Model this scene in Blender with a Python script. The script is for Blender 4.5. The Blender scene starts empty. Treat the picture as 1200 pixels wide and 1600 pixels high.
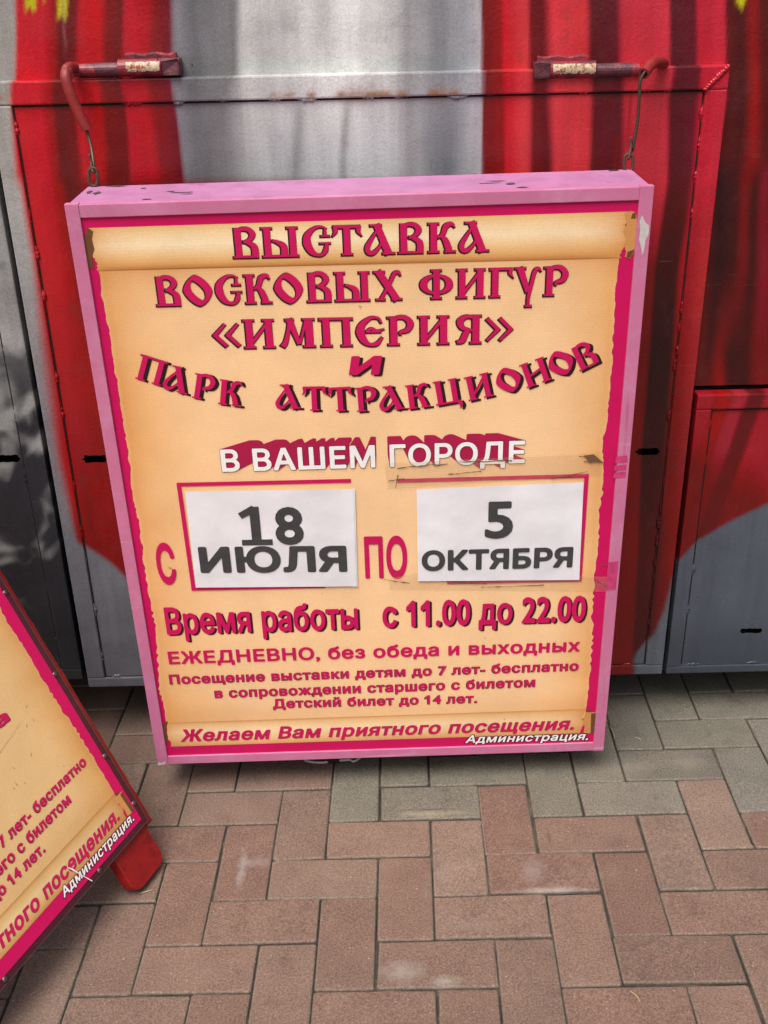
import bpy, bmesh, math, random
import numpy as np
from mathutils import Matrix, Vector, Euler
random.seed(7); rng = np.random.default_rng(7)
SC = bpy.context.scene
COL = SC.collection

# ------------------------------------------------------------------ camera
cam = bpy.data.cameras.new('camera'); camo = bpy.data.objects.new('camera', cam); COL.objects.link(camo)
cx = Vector((0.99895681, 0.0135298, -0.0436146)); cu = Vector((0.03388653, 0.42059289, 0.90661641)); cw = Vector((-0.03061033, 0.90714859, -0.4196957))
camo.matrix_world = Matrix(((cx.x, cu.x, -cw.x, 0.1930306), (cx.y, cu.y, -cw.y, -1.5308004), (cx.z, cu.z, -cw.z, 1.4210386), (0, 0, 0, 1)))
cam.sensor_fit = 'VERTICAL'; cam.sensor_height = 24.0; cam.lens = 1655.685 / 1600 * 24.0
cam.clip_start = 0.02; cam.clip_end = 500
SC.camera = camo
# ------------------------------------------------------------------ light
SUN_EL, SUN_AZ = math.radians(63), math.radians(202)     # azimuth: 0 = +Y, clockwise
w = bpy.data.worlds.new("World"); SC.world = w; w.use_nodes = True
nt = w.node_tree; nt.nodes.clear()
sky = nt.nodes.new('ShaderNodeTexSky'); sky.sky_type = 'NISHITA'; sky.sun_disc = False
sky.sun_elevation = SUN_EL; sky.sun_rotation = SUN_AZ; sky.dust_density = 6; sky.air_density = 1.0; sky.ozone_density = 1.0
hs = nt.nodes.new('ShaderNodeHueSaturation'); hs.inputs['Saturation'].default_value = 0.85   # cloud cover
bg = nt.nodes.new('ShaderNodeBackground'); bg.inputs['Strength'].default_value = 0.065
wo = nt.nodes.new('ShaderNodeOutputWorld')
nt.links.new(sky.outputs[0], hs.inputs['Color']); nt.links.new(hs.outputs[0], bg.inputs[0]); nt.links.new(bg.outputs[0], wo.inputs[0])
sl = bpy.data.lights.new('sun', 'SUN'); sl.energy = 1.55; sl.angle = math.radians(35); sl.color = (1.0, 0.985, 0.97)
so = bpy.data.objects.new('sun', sl); COL.objects.link(so)
sd = Vector((math.sin(SUN_AZ) * math.cos(SUN_EL), math.cos(SUN_AZ) * math.cos(SUN_EL), math.sin(SUN_EL)))
so.rotation_euler = sd.to_track_quat('Z', 'Y').to_euler(); so.location = sd * 6 + Vector((0, 0, 1))
SC.view_settings.view_transform = 'Standard'; SC.view_settings.look = 'None'
SC.view_settings.exposure = 1.13; SC.view_settings.gamma = 1.0; SC.view_settings.use_curve_mapping = False
SC.render.engine = 'CYCLES'
SC.cycles.max_bounces = 6

# ------------------------------------------------------------------ helpers
def lin(c):
    c = np.asarray(c, float) / 255.0
    return np.where(c <= 0.04045, c / 12.92, ((c + 0.055) / 1.055) ** 2.4)
def A(c, k=0.9): return tuple(float(t) for t in np.clip(lin(c) * k, 0, .9)) + (1.0,)

def thing(name, label, cat, mw=None, group=None, kind=None):
    o = bpy.data.objects.new(name, None); COL.objects.link(o); o.empty_display_size = .1
    if mw is not None: o.matrix_world = mw
    o['label'] = label; o['category'] = cat
    if group: o['group'] = group
    if kind: o['kind'] = kind
    return o
def meshobj(name, V, F, mats, parent=None, col=None, fmat=None, smooth=False, label=None):
    me = bpy.data.meshes.new(name); me.from_pydata([tuple(map(float, v)) for v in V], [], [tuple(map(int, f)) for f in F])
    for m in (mats if isinstance(mats, (list, tuple)) else [mats]): me.materials.append(m)
    if fmat is not None: me.polygons.foreach_set('material_index', np.asarray(fmat, np.int32))
    if col is not None:
        at = me.color_attributes.new('Col', 'FLOAT_COLOR', 'POINT')
        c = np.ones((len(V), 4), np.float32); c[:, :3] = col
        at.data.foreach_set('color', c.ravel())
    if smooth: me.polygons.foreach_set('use_smooth', np.ones(len(me.polygons), bool))
    me.update()
    o = bpy.data.objects.new(name, me); COL.objects.link(o)
    if parent is not None: o.parent = parent
    if label: o['label'] = label
    return o
def bmobj(name, bm, mats, parent=None, smooth=False):
    me = bpy.data.meshes.new(name); bm.normal_update(); bm.to_mesh(me); bm.free()
    for m in (mats if isinstance(mats, (list, tuple)) else [mats]): me.materials.append(m)
    if smooth: me.polygons.foreach_set('use_smooth', np.ones(len(me.polygons), bool))
    o = bpy.data.objects.new(name, me); COL.objects.link(o)
    if parent is not None: o.parent = parent
    return o
def add_box(bm, x0, x1, y0, y1, z0, z1, bev=0.0):
    vs = [bm.verts.new(p) for p in ((x0, y0, z0), (x1, y0, z0), (x1, y1, z0), (x0, y1, z0), (x0, y0, z1), (x1, y0, z1), (x1, y1, z1), (x0, y1, z1))]
    fs = [bm.faces.new([vs[i] for i in f]) for f in ((0, 3, 2, 1), (4, 5, 6, 7), (0, 1, 5, 4), (1, 2, 6, 5), (2, 3, 7, 6), (3, 0, 4, 7))]
    if bev > 0:
        es = list({e for f in fs for e in f.edges})
        bmesh.ops.bevel(bm, geom=es, offset=bev, segments=2, profile=.6, affect='EDGES')
def crom(P, n=10):
    P = np.asarray(P, float)
    if len(P) < 3: return np.linspace(0, 1, n)[:, None] * (P[1] - P[0]) + P[0]
    Q = np.vstack([2 * P[0] - P[1], P, 2 * P[-1] - P[-2]]); out = []
    for i in range(1, len(Q) - 2):
        t = np.linspace(0, 1, n, endpoint=False)[:, None]
        p0, p1, p2, p3 = Q[i - 1], Q[i], Q[i + 1], Q[i + 2]
        out.append(.5 * (2 * p1 + (p2 - p0) * t + (2 * p0 - 5 * p1 + 4 * p2 - p3) * t ** 2 + (3 * p1 - p0 - 3 * p2 + p3) * t ** 3))
    out.append(P[-1:]); return np.vstack(out)
def tube(P, r, seg=12, n=8, cap=True, hollow=0.0):
    C = crom(P, n); R = np.full(len(C), r) if np.isscalar(r) else np.interp(np.linspace(0, 1, len(C)), np.linspace(0, 1, len(r)), r)
    V, F = [], []; up = np.array([0.13, .31, .94]); N = None
    for i in range(len(C)):
        t = C[min(i + 1, len(C) - 1)] - C[max(i - 1, 0)]; t = t / np.linalg.norm(t)
        if N is None: N = np.cross(t, up)
        N = N - t * (N @ t); N /= np.linalg.norm(N); B = np.cross(t, N)
        for k in range(seg):
            a = 2 * math.pi * k / seg; V.append(C[i] + R[i] * (math.cos(a) * N + math.sin(a) * B))
    for i in range(len(C) - 1):
        for k in range(seg): F.append((i * seg + k, i * seg + (k + 1) % seg, (i + 1) * seg + (k + 1) % seg, (i + 1) * seg + k))
    if cap:
        F.append(tuple(range(seg - 1, -1, -1)))
        if hollow:      # open mouth: a ring and a short bore
            b = (len(C) - 1) * seg; t = C[-1] - C[-2]; t /= np.linalg.norm(t); s = len(V)
            for k in range(seg): V.append(C[-1] + (V[b + k] - C[-1]) * hollow)
            for k in range(seg): V.append(C[-1] + (V[b + k] - C[-1]) * hollow - t * r * 2.2)
            for k in range(seg):
                k2 = (k + 1) % seg
                F.append((b + k, b + k2, s + k2, s + k)); F.append((s + k, s + k2, s + seg + k2, s + seg + k))
            F.append(tuple(s + seg + k for k in range(seg)))
        else: F.append(tuple((len(C) - 1) * seg + k for k in range(seg)))
    return np.array(V), F
def merge(parts):
    V, F, o = [], [], 0
    for v, f in parts:
        V.append(np.asarray(v)); F += [tuple(i + o for i in q) for q in f]; o += len(v)
    return np.vstack(V), F
def smoothstep(a, b, t): t = np.clip((t - a) / (b - a), 0, 1); return t * t * (3 - 2 * t)
def vnoise(x, y, s, seed=0):
    x = np.asarray(x) / s + 37.7 * seed; y = np.asarray(y) / s + 11.3 * seed
    xi, yi = np.floor(x), np.floor(y); fx, fy = x - xi, y - yi; fx = fx * fx * (3 - 2 * fx); fy = fy * fy * (3 - 2 * fy)
    h = lambda a, b: np.modf(np.abs(np.sin(a * 127.1 + b * 311.7 + seed * 17.3) * 43758.5453))[0]
    return (h(xi, yi) * (1 - fx) + h(xi + 1, yi) * fx) * (1 - fy) + (h(xi, yi + 1) * (1 - fx) + h(xi + 1, yi + 1) * fx) * fy

# ------------------------------------------------------------------ materials
class NT:
    def __init__(s, name):
        s.m = bpy.data.materials.new(name); s.m.use_nodes = True; s.t = s.m.node_tree; s.b = s.t.nodes['Principled BSDF']
    def n(s, typ, **kw):
        x = s.t.nodes.new(typ)
        for k, v in kw.items():
            if k.startswith('i_'): x.inputs[k[2:].replace('_', ' ')].default_value = v
            else: setattr(x, k, v)
        return x
    def l(s, a, b): s.t.links.new(a, b)
    def coord(s): return s.n('ShaderNodeTexCoord').outputs['Object']
    def noise(s, scale, detail=4, rough=.6, vec=None, stretch=None):
        x = s.n('ShaderNodeTexNoise'); x.inputs['Scale'].default_value = scale; x.inputs['Detail'].default_value = detail; x.inputs['Roughness'].default_value = rough
        v = vec or s.coord()
        if stretch:
            mp = s.n('ShaderNodeMapping'); mp.inputs['Scale'].default_value = stretch; s.l(v, mp.inputs[0]); v = mp.outputs[0]
        s.l(v, x.inputs['Vector']); return x.outputs['Fac']
    def ramp(s, fac, stops):
        r = s.n('ShaderNodeValToRGB'); e = r.color_ramp.elements
        while len(e) < len(stops): e.new(.5)
        for q, (p, c) in zip(e, stops): q.position = p; q.color = c if len(c) == 4 else (*c, 1)
        s.l(fac, r.inputs[0]); return r.outputs[0]
    def mix(s, fac, a, b, mode='MIX'):
        x = s.n('ShaderNodeMix'); x.data_type = 'RGBA'; x.blend_type = mode
        for sock, val in ((x.inputs[0], fac), (x.inputs[6], a), (x.inputs[7], b)):
            if hasattr(val, 'is_linked') or hasattr(val, 'links'): s.l(val, sock)
            else: sock.default_value = val
        return x.outputs[2]
    def bump(s, h, strength, dist, prev=None):
        x = s.n('ShaderNodeBump'); x.inputs['Strength'].default_value = strength; x.inputs['Distance'].default_value = dist
        s.l(h, x.inputs['Height'])
        if prev is not None: s.l(prev, x.inputs['Normal'])
        return x.outputs[0]
    def fin(s, base=None, rough=.5, normal=None, metal=0, spec=.5, coat=0):
        if base is not None:
            if hasattr(base, 'links'): s.l(base, s.b.inputs['Base Color'])
            else: s.b.inputs['Base Color'].default_value = base
        if hasattr(rough, 'links'): s.l(rough, s.b.inputs['Roughness'])
        else: s.b.inputs['Roughness'].default_value = rough
        if normal is not None: s.l(normal, s.b.inputs['Normal'])
        s.b.inputs['Metallic'].default_value = metal; s.b.inputs['Specular IOR Level'].default_value = spec
        s.b.inputs['Coat Weight'].default_value = coat
        return s.m
def attr(k): a = k.n('ShaderNodeAttribute'); a.attribute_name = 'Col'; return a.outputs['Color']
G1 = lambda v: (v, v, v, 1)

def mat_mural():
    k = NT('spray_painted_metal'); c = attr(k)
    v1 = k.ramp(k.noise(9, 5), [(.3, G1(.93)), (.7, G1(1.08))]); c = k.mix(1, c, v1, 'MULTIPLY')
    v2 = k.ramp(k.noise(300, 4, .75), [(.3, G1(.8)), (.7, G1(1.2))]); c = k.mix(1, c, v2, 'MULTIPLY')
    streak = k.ramp(k.noise(14, 4, .6, stretch=(3.2, 1, .22)), [(.35, G1(.9)), (.65, G1(1.08))]); c = k.mix(1, c, streak, 'MULTIPLY')
    vo = k.n('ShaderNodeTexVoronoi'); vo.inputs['Scale'].default_value = 34; k.l(k.coord(), vo.inputs['Vector'])
    chip = k.ramp(vo.outputs['Distance'], [(.045, G1(1)), (.06, G1(0))]); gate = k.ramp(k.noise(7, 2), [(.56, G1(0)), (.62, G1(1))])
    ch = k.mix(1, chip, gate, 'MULTIPLY'); c = k.mix(ch, c, A((52, 30, 26)))
    dirt = k.ramp(k.noise(26, 6, .7), [(.56, G1(0)), (.8, G1(.4))]); c = k.mix(dirt, c, A((80, 58, 54)))
    scr = k.ramp(k.noise(30, 3, .6, stretch=(.25, 1, 5)), [(.7, G1(0)), (.76, G1(.35))]); c = k.mix(scr, c, A((150, 120, 118)))
    n = k.bump(k.noise(5.5, 2), .5, .014)
    n = k.bump(k.noise(170, 3), .42, .0014, n)
    n = k.bump(k.noise(32, 3, .6, stretch=(1, 1, .5)), .25, .0022, n)
    r = k.ramp(k.noise(20, 4), [(.3, G1(.24)), (.7, G1(.42))])
    return k.fin(c, r, n, spec=.42)
def mat_flat(name, rgb, rough=.5, k_=.9, var=.12, scale=40, bump=.0, bscale=200, metal=0, spec=.45, vary=None):
    k = NT(name); c = A(rgb, k_)
    v = k.ramp(k.noise(scale, 5, .65), [(.3, G1(1 - var)), (.7, G1(1 + var))]); col = k.mix(1, c, v, 'MULTIPLY')
    if vary:
        for sc, lo, hi, rgb2 in vary:
            f = k.ramp(k.noise(sc, 6, .7), [(lo, G1(0)), (hi, G1(1))]); col = k.mix(f, col, A(rgb2, k_))
    nn = k.bump(k.noise(bscale, 3), .4, bump) if bump else None
    return k.fin(col, rough, nn, metal=metal, spec=spec)
def mat_print(name, rgb=None, rough=.42, k_=.86, spec=.35):
    k = NT(name)
    c = attr(k) if rgb is None else A(rgb, k_)
    v = k.ramp(k.noise(8, 5, .6), [(.3, G1(.93)), (.7, G1(1.06))]); c = k.mix(1, c, v, 'MULTIPLY')
    g = k.ramp(k.noise(600, 2), [(.3, G1(.93)), (.7, G1(1.07))]); c = k.mix(1, c, g, 'MULTIPLY')
    wv = k.n('ShaderNodeTexWave'); wv.wave_type = 'BANDS'; wv.bands_direction = 'Z'; wv.inputs['Scale'].default_value = 62; wv.inputs['Distortion'].default_value = .6; wv.inputs['Detail'].default_value = 1
    k.l(k.coord(), wv.inputs['Vector'])
    c = k.mix(1, c, k.ramp(wv.outputs['Fac'], [(0, G1(.985)), (1, G1(1.01))]), 'MULTIPLY')
    sp = k.ramp(k.noise(55, 3, .5), [(.74, G1(0)), (.79, G1(.55))]); c = k.mix(sp, c, A((110, 70, 45)))
    n = k.bump(wv.outputs['Fac'], .1, .0004); n = k.bump(k.noise(7, 2), .3, .006, n)
    return k.fin(c, rough, n, spec=spec)
M_MURAL = mat_mural()
M_PARCH = mat_print('parchment_print')
M_MAG = mat_print('magenta_print', (206, 16, 92), k_=.9, rough=.45, spec=.25)
M_TXT = mat_print('crimson_ink', (206, 22, 92), k_=.9, rough=.5, spec=.22)
M_TXT2 = mat_print('crimson_ink_deep', (178, 26, 74))
M_DARK = mat_print('black_ink', (48, 22, 28))
M_WHITE = mat_print('white_ink', (244, 241, 238), k_=.95)
M_BROWN = mat_print('brown_print', (112, 74, 42))
M_TAN = mat_print('tan_print', (212, 150, 88))
M_MAROON = mat_flat('maroon_edge', (76, 26, 40), .38, var=.15, scale=60)
def mat_frame():
    k = NT('pink_painted_metal'); c = A((207, 120, 157), .86)
    c = k.mix(1, c, k.ramp(k.noise(6, 6, .7), [(.3, G1(.9)), (.7, G1(1.1))]), 'MULTIPLY')
    dust = k.ramp(k.noise(11, 7, .75), [(.48, G1(0)), (.75, G1(.55))]); c = k.mix(dust, c, A((214, 160, 190), .86))
    for sc, st, rgb in ((60, (1, 1, .06), (170, 74, 120)), (70, (.05, 1, 1), (226, 176, 204))):
        f = k.ramp(k.noise(sc, 3, .5, stretch=st), [(.66, G1(0)), (.72, G1(.5))]); c = k.mix(f, c, A(rgb, .86))
    f = k.ramp(k.noise(38, 6, .8), [(.7, G1(0)), (.76, G1(.7))]); c = k.mix(f, c, A((150, 70, 108), .86))
    n = k.bump(k.noise(22, 4), .25, .002); n = k.bump(k.noise(140, 3), .3, .0008, n)
    return k.fin(c, k.ramp(k.noise(15, 4), [(.3, G1(.3)), (.7, G1(.5))]), n, spec=.45)
M_PINK = mat_frame()
M_PINKTOP = mat_flat('pink_painted_wood', (206, 138, 184), .55, .66, var=.16, scale=18, bump=.001, bscale=120,
                     vary=[(9, .6, .66, (196, 112, 168)), (60, .73, .77, (120, 70, 100))])
M_CHIP = mat_flat('bare_chip', (78, 66, 70), .6)
M_PEEL = mat_flat('peeled_undercoat', (205, 196, 192), .55, var=.12, scale=120)
M_RED = mat_flat('red_painted_wood', (152, 24, 24), .4, .8, var=.22, scale=34, bump=.0016, bscale=120, vary=[(30, .56, .7, (112, 20, 20)), (75, .66, .7, (78, 30, 26)), (130, .7, .73, (176, 130, 120))])
M_BLACK = mat_flat('dark_underside', (34, 32, 31), .8, var=.3)
M_GAP = mat_flat('dark_inner_frame', (38, 28, 25), .8, .8, var=.3, spec=.2)
M_STEEL = mat_flat('rusty_wire', (92, 74, 62), .45, var=.3, scale=300, metal=.5)
M_RUST = mat_flat('rusted_link', (78, 56, 42), .7, var=.4, scale=260, bump=.001, bscale=500)
M_SCREW = mat_flat('dull_screw', (110, 100, 92), .4, var=.2, scale=200, metal=.7)
M_WORN = mat_flat('worn_brass_paint', (190, 172, 140), .4, var=.35, scale=150, bump=.002, bscale=260,
                  vary=[(110, .53, .58, (120, 80, 50)), (70, .56, .6, (170, 60, 58))])
M_CABLE = mat_flat('white_cable', (205, 205, 200), .5)
M_GRIT = mat_flat('pale_grit', (176, 162, 148), .8, .8)
M_STRAW = mat_flat('dry_straw', (176, 160, 120), .8)
def mat_paper():
    k = NT('white_paper'); v = k.ramp(k.noise(10, 5), [(.3, A((222, 221, 225), .95)), (.7, A((240, 239, 241), .95))])
    d = k.ramp(k.noise(60, 5, .7), [(.7, G1(0)), (.85, G1(.4))]); v = k.mix(d, v, A((150, 140, 128)))
    n = k.bump(k.noise(24, 3, .6, stretch=(1, 1, .6)), .5, .003)
    return k.fin(v, .35, n, spec=.5)
M_PAPER = mat_paper(); M_INK = mat_flat('grey_printer_ink', (66, 66, 68), .45, .9, var=.22, scale=45)
def mat_tape():
    k = NT('clear_tape'); k.b.inputs['Alpha'].default_value = .16
    c = k.ramp(k.noise(60, 5), [(.4, A((225, 190, 150))), (.7, A((190, 150, 110)))])
    return k.fin(c, .18, k.bump(k.noise(55, 4, stretch=(1, 1, 2.5)), .8, .003), spec=.6)
M_TAPE = mat_tape()
M_TAPER = mat_flat('pink_tape', (202, 66, 116), .25, .86, var=.25, scale=90, bump=.002, bscale=90)
M_DIRT = mat_flat('dirt_line', (112, 80, 54), .8)
def _band(k, v, a, b, am):
    m = k.n('ShaderNodeMapRange'); k.l(v, m.inputs['Value']); m.inputs['From Min'].default_value = a; m.inputs['From Max'].default_value = b; m.inputs['To Min'].default_value = am; m.inputs['To Max'].default_value = 0; return m.outputs[0]
def mat_paver():
    k = NT('concrete_paver'); c = attr(k)
    v = k.ramp(k.noise(12, 5, .65), [(.25, G1(.84)), (.75, G1(1.14))]); c = k.mix(1, c, v, 'MULTIPLY')
    g = k.ramp(k.noise(270, 4, .85), [(.3, G1(.42)), (.5, G1(1)), (.7, G1(1.75))]); c = k.mix(1, c, g, 'MULTIPLY')
    vo = k.n('ShaderNodeTexVoronoi'); vo.inputs['Scale'].default_value = 95; k.l(k.coord(), vo.inputs['Vector'])
    sp = k.ramp(vo.outputs['Distance'], [(.1, G1(1)), (.17, G1(0))]); gt = k.ramp(k.noise(130, 1), [(.6, G1(0)), (.66, G1(1))])
    c = k.mix(k.mix(1, sp, gt, 'MULTIPLY'), c, A((205, 190, 176), .6))
    eff = k.ramp(k.noise(6.5, 8, .78), [(.57, G1(0)), (.72, G1(.6))]); c = k.mix(eff, c, A((178, 162, 152), .6))
    drt = k.ramp(k.noise(9, 8, .8, stretch=(1.3, 1, 1)), [(.25, G1(.7)), (.45, G1(0))]); c = k.mix(drt, c, A((92, 78, 68), .6))
    geo = k.coord()
    for (px_, py_, rx, ry, am, rgb) in ((.145, -.265, .05, .033, .75, (186, 174, 162)), (.215, -.285, .035, .016, .8, (190, 180, 168)), (.385, -.045, .03, .05, .5, (190, 172, 164)), (.41, -.093, .085, .01, .8, (196, 184, 172)),
                                    (-.155, -.02, .012, .075, .8, (186, 176, 168)), (-.13, -.005, .05, .02, .5, (182, 168, 160)), (.2, .115, .09, .012, .7, (196, 182, 150)), (.2, .128, .08, .004, .8, (110, 92, 66)), (.62, .24, .07, .04, .45, (176, 166, 148)), (.74, .25, .05, .03, .45, (180, 170, 150)),
                                    (.425, .045, .006, .04, .5, (110, 72, 60)), (.26, -.17, .06, .02, .35, (170, 152, 144))):
        mp = k.n('ShaderNodeMapping'); mp.vector_type = 'POINT'; mp.inputs['Location'].default_value = (-px_ / rx, -py_ / ry, 0); mp.inputs['Scale'].default_value = (1 / rx, 1 / ry, 0); k.l(geo, mp.inputs[0])
        ln = k.n('ShaderNodeVectorMath'); ln.operation = 'LENGTH'; k.l(mp.outputs[0], ln.inputs[0])
        ad = k.n('ShaderNodeMath'); ad.operation = 'MULTIPLY_ADD'; k.l(k.noise(55, 6, .8), ad.inputs[0]); ad.inputs[1].default_value = 2.2; k.l(ln.outputs['Value'], ad.inputs[2])
        c = k.mix(_band(k, ad.outputs[0], 1.15, 2.0, am), c, A(rgb, .62))
    n = k.bump(k.noise(240, 5, .85), .9, .003); n = k.bump(k.noise(14, 3), .3, .004, n)
    return k.fin(c, .82, n, spec=.3)
M_PAVER = mat_paver()
def mat_joint():
    k = NT('joint_sand'); c = k.ramp(k.noise(9, 8, .75), [(.36, A((34, 31, 27), .6)), (.52, A((80, 72, 62), .6)), (.68, A((136, 122, 104), .6))])
    return k.fin(c, .95, k.bump(k.noise(400, 3), .8, .003))
M_JOINT = mat_joint()

# ------------------------------------------------------------------ ground
g = meshobj('ground', [(-60, -60, -.0052), (60, -60, -.0052), (60, 60, -.0052), (-60, 60, -.0052)], [(0, 1, 2, 3)], M_JOINT); g['kind'] = 'structure'
def pavers():
    V, F, Cc = [], [], []; U = .1; J = .0015; ch = .0040; o = 0
    RED = lin((152, 120, 105)) * .57; RED2 = lin((158, 133, 117)) * .6; GREY = lin((150, 143, 127)) * .55
    for j in range(-32, 34):
        for i in range(-34, 40):
            r = (i - j) % 4
            if r == 0: x0, x1, y0, y1, jm = i, i + 2, j, j + 1, j
            elif r == 3: x0, x1, y0, y1, jm = i, i + 1, j, j + 2, j
            else: continue
            near = (-8 < i < 13 and -7 < j < 10)
            jit = rng.normal(0, .0008, 4) if near else np.zeros(4)
            x0, x1, y0, y1 = x0 * U + J + jit[0], x1 * U - J + jit[0], y0 * U + J + jit[1], y1 * U - J + jit[1]
            dz = rng.normal(0, .0007); tx, ty = rng.normal(0, .004, 2)
            if jm >= 1 and i >= 0: base = GREY * (1 + rng.normal(0, .05)) * np.array([1, 1 + rng.normal(0, .012), 1 + rng.normal(0, .03)])
            else:
                t = rng.random(); base = (RED * t + RED2 * (1 - t)) * (1 + rng.normal(0, .065))
            edge = base * .55 + lin((158, 146, 130)) * .62 * .55
            n = 5 if near else 2        # rounded corners near the camera
            def ring(inset, z, rad):
                P = []
                for (cxx, cyy, a0) in ((x1 - inset, y1 - inset, 0), (x0 + inset, y1 - inset, 90), (x0 + inset, y0 + inset, 180), (x1 - inset, y0 + inset, 270)):
                    sx = -1 if a0 in (0, 270) else 1; sy = -1 if a0 in (0, 90) else 1
                    if near:        # extra points along each side so that the arris can wander
                        pass
                    for q in range(n):
                        a = math.radians(a0 + 90 * q / (n - 1)); P.append((cxx + sx * rad + rad * math.cos(a), cyy + sy * rad + rad * math.sin(a), z))
                return P
            def zt(p): return (p[0], p[1], p[2] + dz + (tx * (p[0] - (x0 + x1) / 2) + ty * (p[1] - (y0 + y1) / 2)))
            R = [ring(0, -.03, .004), ring(0, -ch * .75, .004), ring(ch * .45, -ch * .22, .004), ring(ch, 0, .003)]
            m = len(R[0])
            if near:
                wv_ = rng.normal(0, .0007, (m, 2)); R = [[(p[0] + wv_[b][0], p[1] + wv_[b][1], p[2]) if a > 0 else p for b, p in enumerate(q)] for a, q in enumerate(R)]
            R = [[zt(p) for p in q] for q in R]
            for a, q in enumerate(R):
                V += q; Cc += [edge * (.6 if a < 2 else .95) if a < 3 else base] * m
            V += R[3]; Cc += [base] * m
            for a in range(3):
                for b in range(m): F.append((o + a * m + b, o + a * m + (b + 1) % m, o + (a + 1) * m + (b + 1) % m, o + (a + 1) * m + b))
            F.append(tuple(o + 4 * m + b for b in range(m))); o += 5 * m
    p = meshobj('pavement', V, F, M_PAVER, col=np.array(Cc)); p['kind'] = 'structure'
pavers()
def litter():
    V, F = [], []; o = 0
    for _ in range(170):
        x, y = rng.uniform(-.75, 1.15), rng.uniform(-.6, .95); s = rng.uniform(.0007, .0019); nn = 5; a0 = rng.uniform(0, 6)
        for z, q in ((0, 1.0), (s * .8, .6)):
            for b in range(nn): V.append((x + s * q * math.cos(a0 + b * 1.257) * rng.uniform(.7, 1.4), y + s * q * math.sin(a0 + b * 1.257), z + .0004))
        for b in range(nn): F.append((o + b, o + (b + 1) % nn, o + nn + (b + 1) % nn, o + nn + b))
        F.append(tuple(o + nn + b for b in range(nn))); o += 2 * nn
    p = meshobj('grit', V, F, M_GRIT); p['kind'] = 'stuff'; p['label'] = 'pale grit and crumbs scattered over the brick pavers'; p['category'] = 'grit'
litter()
for a, b, lab in (((.599, .383), (.602, .338), 'short dry straw lying beside the right corner of the pink sign'), ((.646, .34), (.657, .329), 'tiny pale straw bit on the grey pavers right of the sign'),
             ((-.332, -.079), (-.312, -.072), 'dry straw at the foot of the red board leg'), ((.508, -.314), (.519, -.334), 'curved straw lying on red pavers in the foreground')):
    v, f = tube([(a[0], a[1], .002), ((a[0] + b[0]) / 2 + .002, (a[1] + b[1]) / 2, .003), (b[0], b[1], .002)], .0009, 6, 4)
    o = meshobj('straw', v, f, M_STRAW, smooth=True); o['label'] = lab; o['category'] = 'straw'; o['group'] = 'dry straws on the pavers'

# ------------------------------------------------------------------ rectifying maps measured on the real flat surfaces (mural wall, sign face)
HC = np.array([[0.0010286620136776311, -0.00017670826687206674, 0.045727400010297146], [-2.9219580563291027e-05, -0.0012433741910010442, 1.336964355529826], [-5.99867718741914e-06, -0.00023684190151905361, 1.0]])
HCI = np.linalg.inv(HC)
HS = np.array([[0.0008926139044890276, -0.0001495718343677614, -0.04150996977857434], [-3.7535235164305366e-05, -0.0011615844826155866, 1.3970686839489033], [-8.621909244114857e-06, -0.00025577101516513696, 1.0]])
def hap(H, x, y):
    x = np.asarray(x, float); y = np.asarray(y, float); d = H[2, 0] * x + H[2, 1] * y + H[2, 2]
    return (H[0, 0] * x + H[0, 1] * y + H[0, 2]) / d, (H[1, 0] * x + H[1, 1] * y + H[1, 2]) / d
def cp(x, y): a, b = hap(HC, x, y); return float(a), float(b)
def sp(x, y): a, b = hap(HS, x, y); return float(a), float(b)

# ------------------------------------------------------------------ the mural (curtain graffiti), colours as seen, shade on the lower panels baked in
def table(rows, cols):
    ys = [r[0] for r in rows]; X = np.array([r[1] for r in rows], float); Cx = np.array([[lin(c) for c in r] for r in cols])
    def ev(px, py):
        py = np.clip(py, ys[0], ys[-1]); out = np.zeros((len(px), 3)); k = np.clip(np.searchsorted(ys, py, side='right') - 1, 0, len(ys) - 2)
        for a in range(len(ys) - 1):
            m = k == a
            if not m.any(): continue
            t = ((py[m] - ys[a]) / (ys[a + 1] - ys[a]))[:, None]
            xs = X[a] * (1 - t) + X[a + 1] * t; cs = Cx[a] * (1 - t[:, :, None]) + Cx[a + 1] * t[:, :, None]
            p = px[m][:, None]; i = np.clip((xs <= p).sum(1) - 1, 0, xs.shape[1] - 2); ar = np.arange(len(i))
            u = np.clip((px[m] - xs[ar, i]) / np.maximum(xs[ar, i + 1] - xs[ar, i], 1e-6), 0, 1)[:, None]; u = u * u * (3 - 2 * u)
            out[m] = cs[ar, i] * (1 - u) + cs[ar, i + 1] * u
        return out
    return ev
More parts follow.
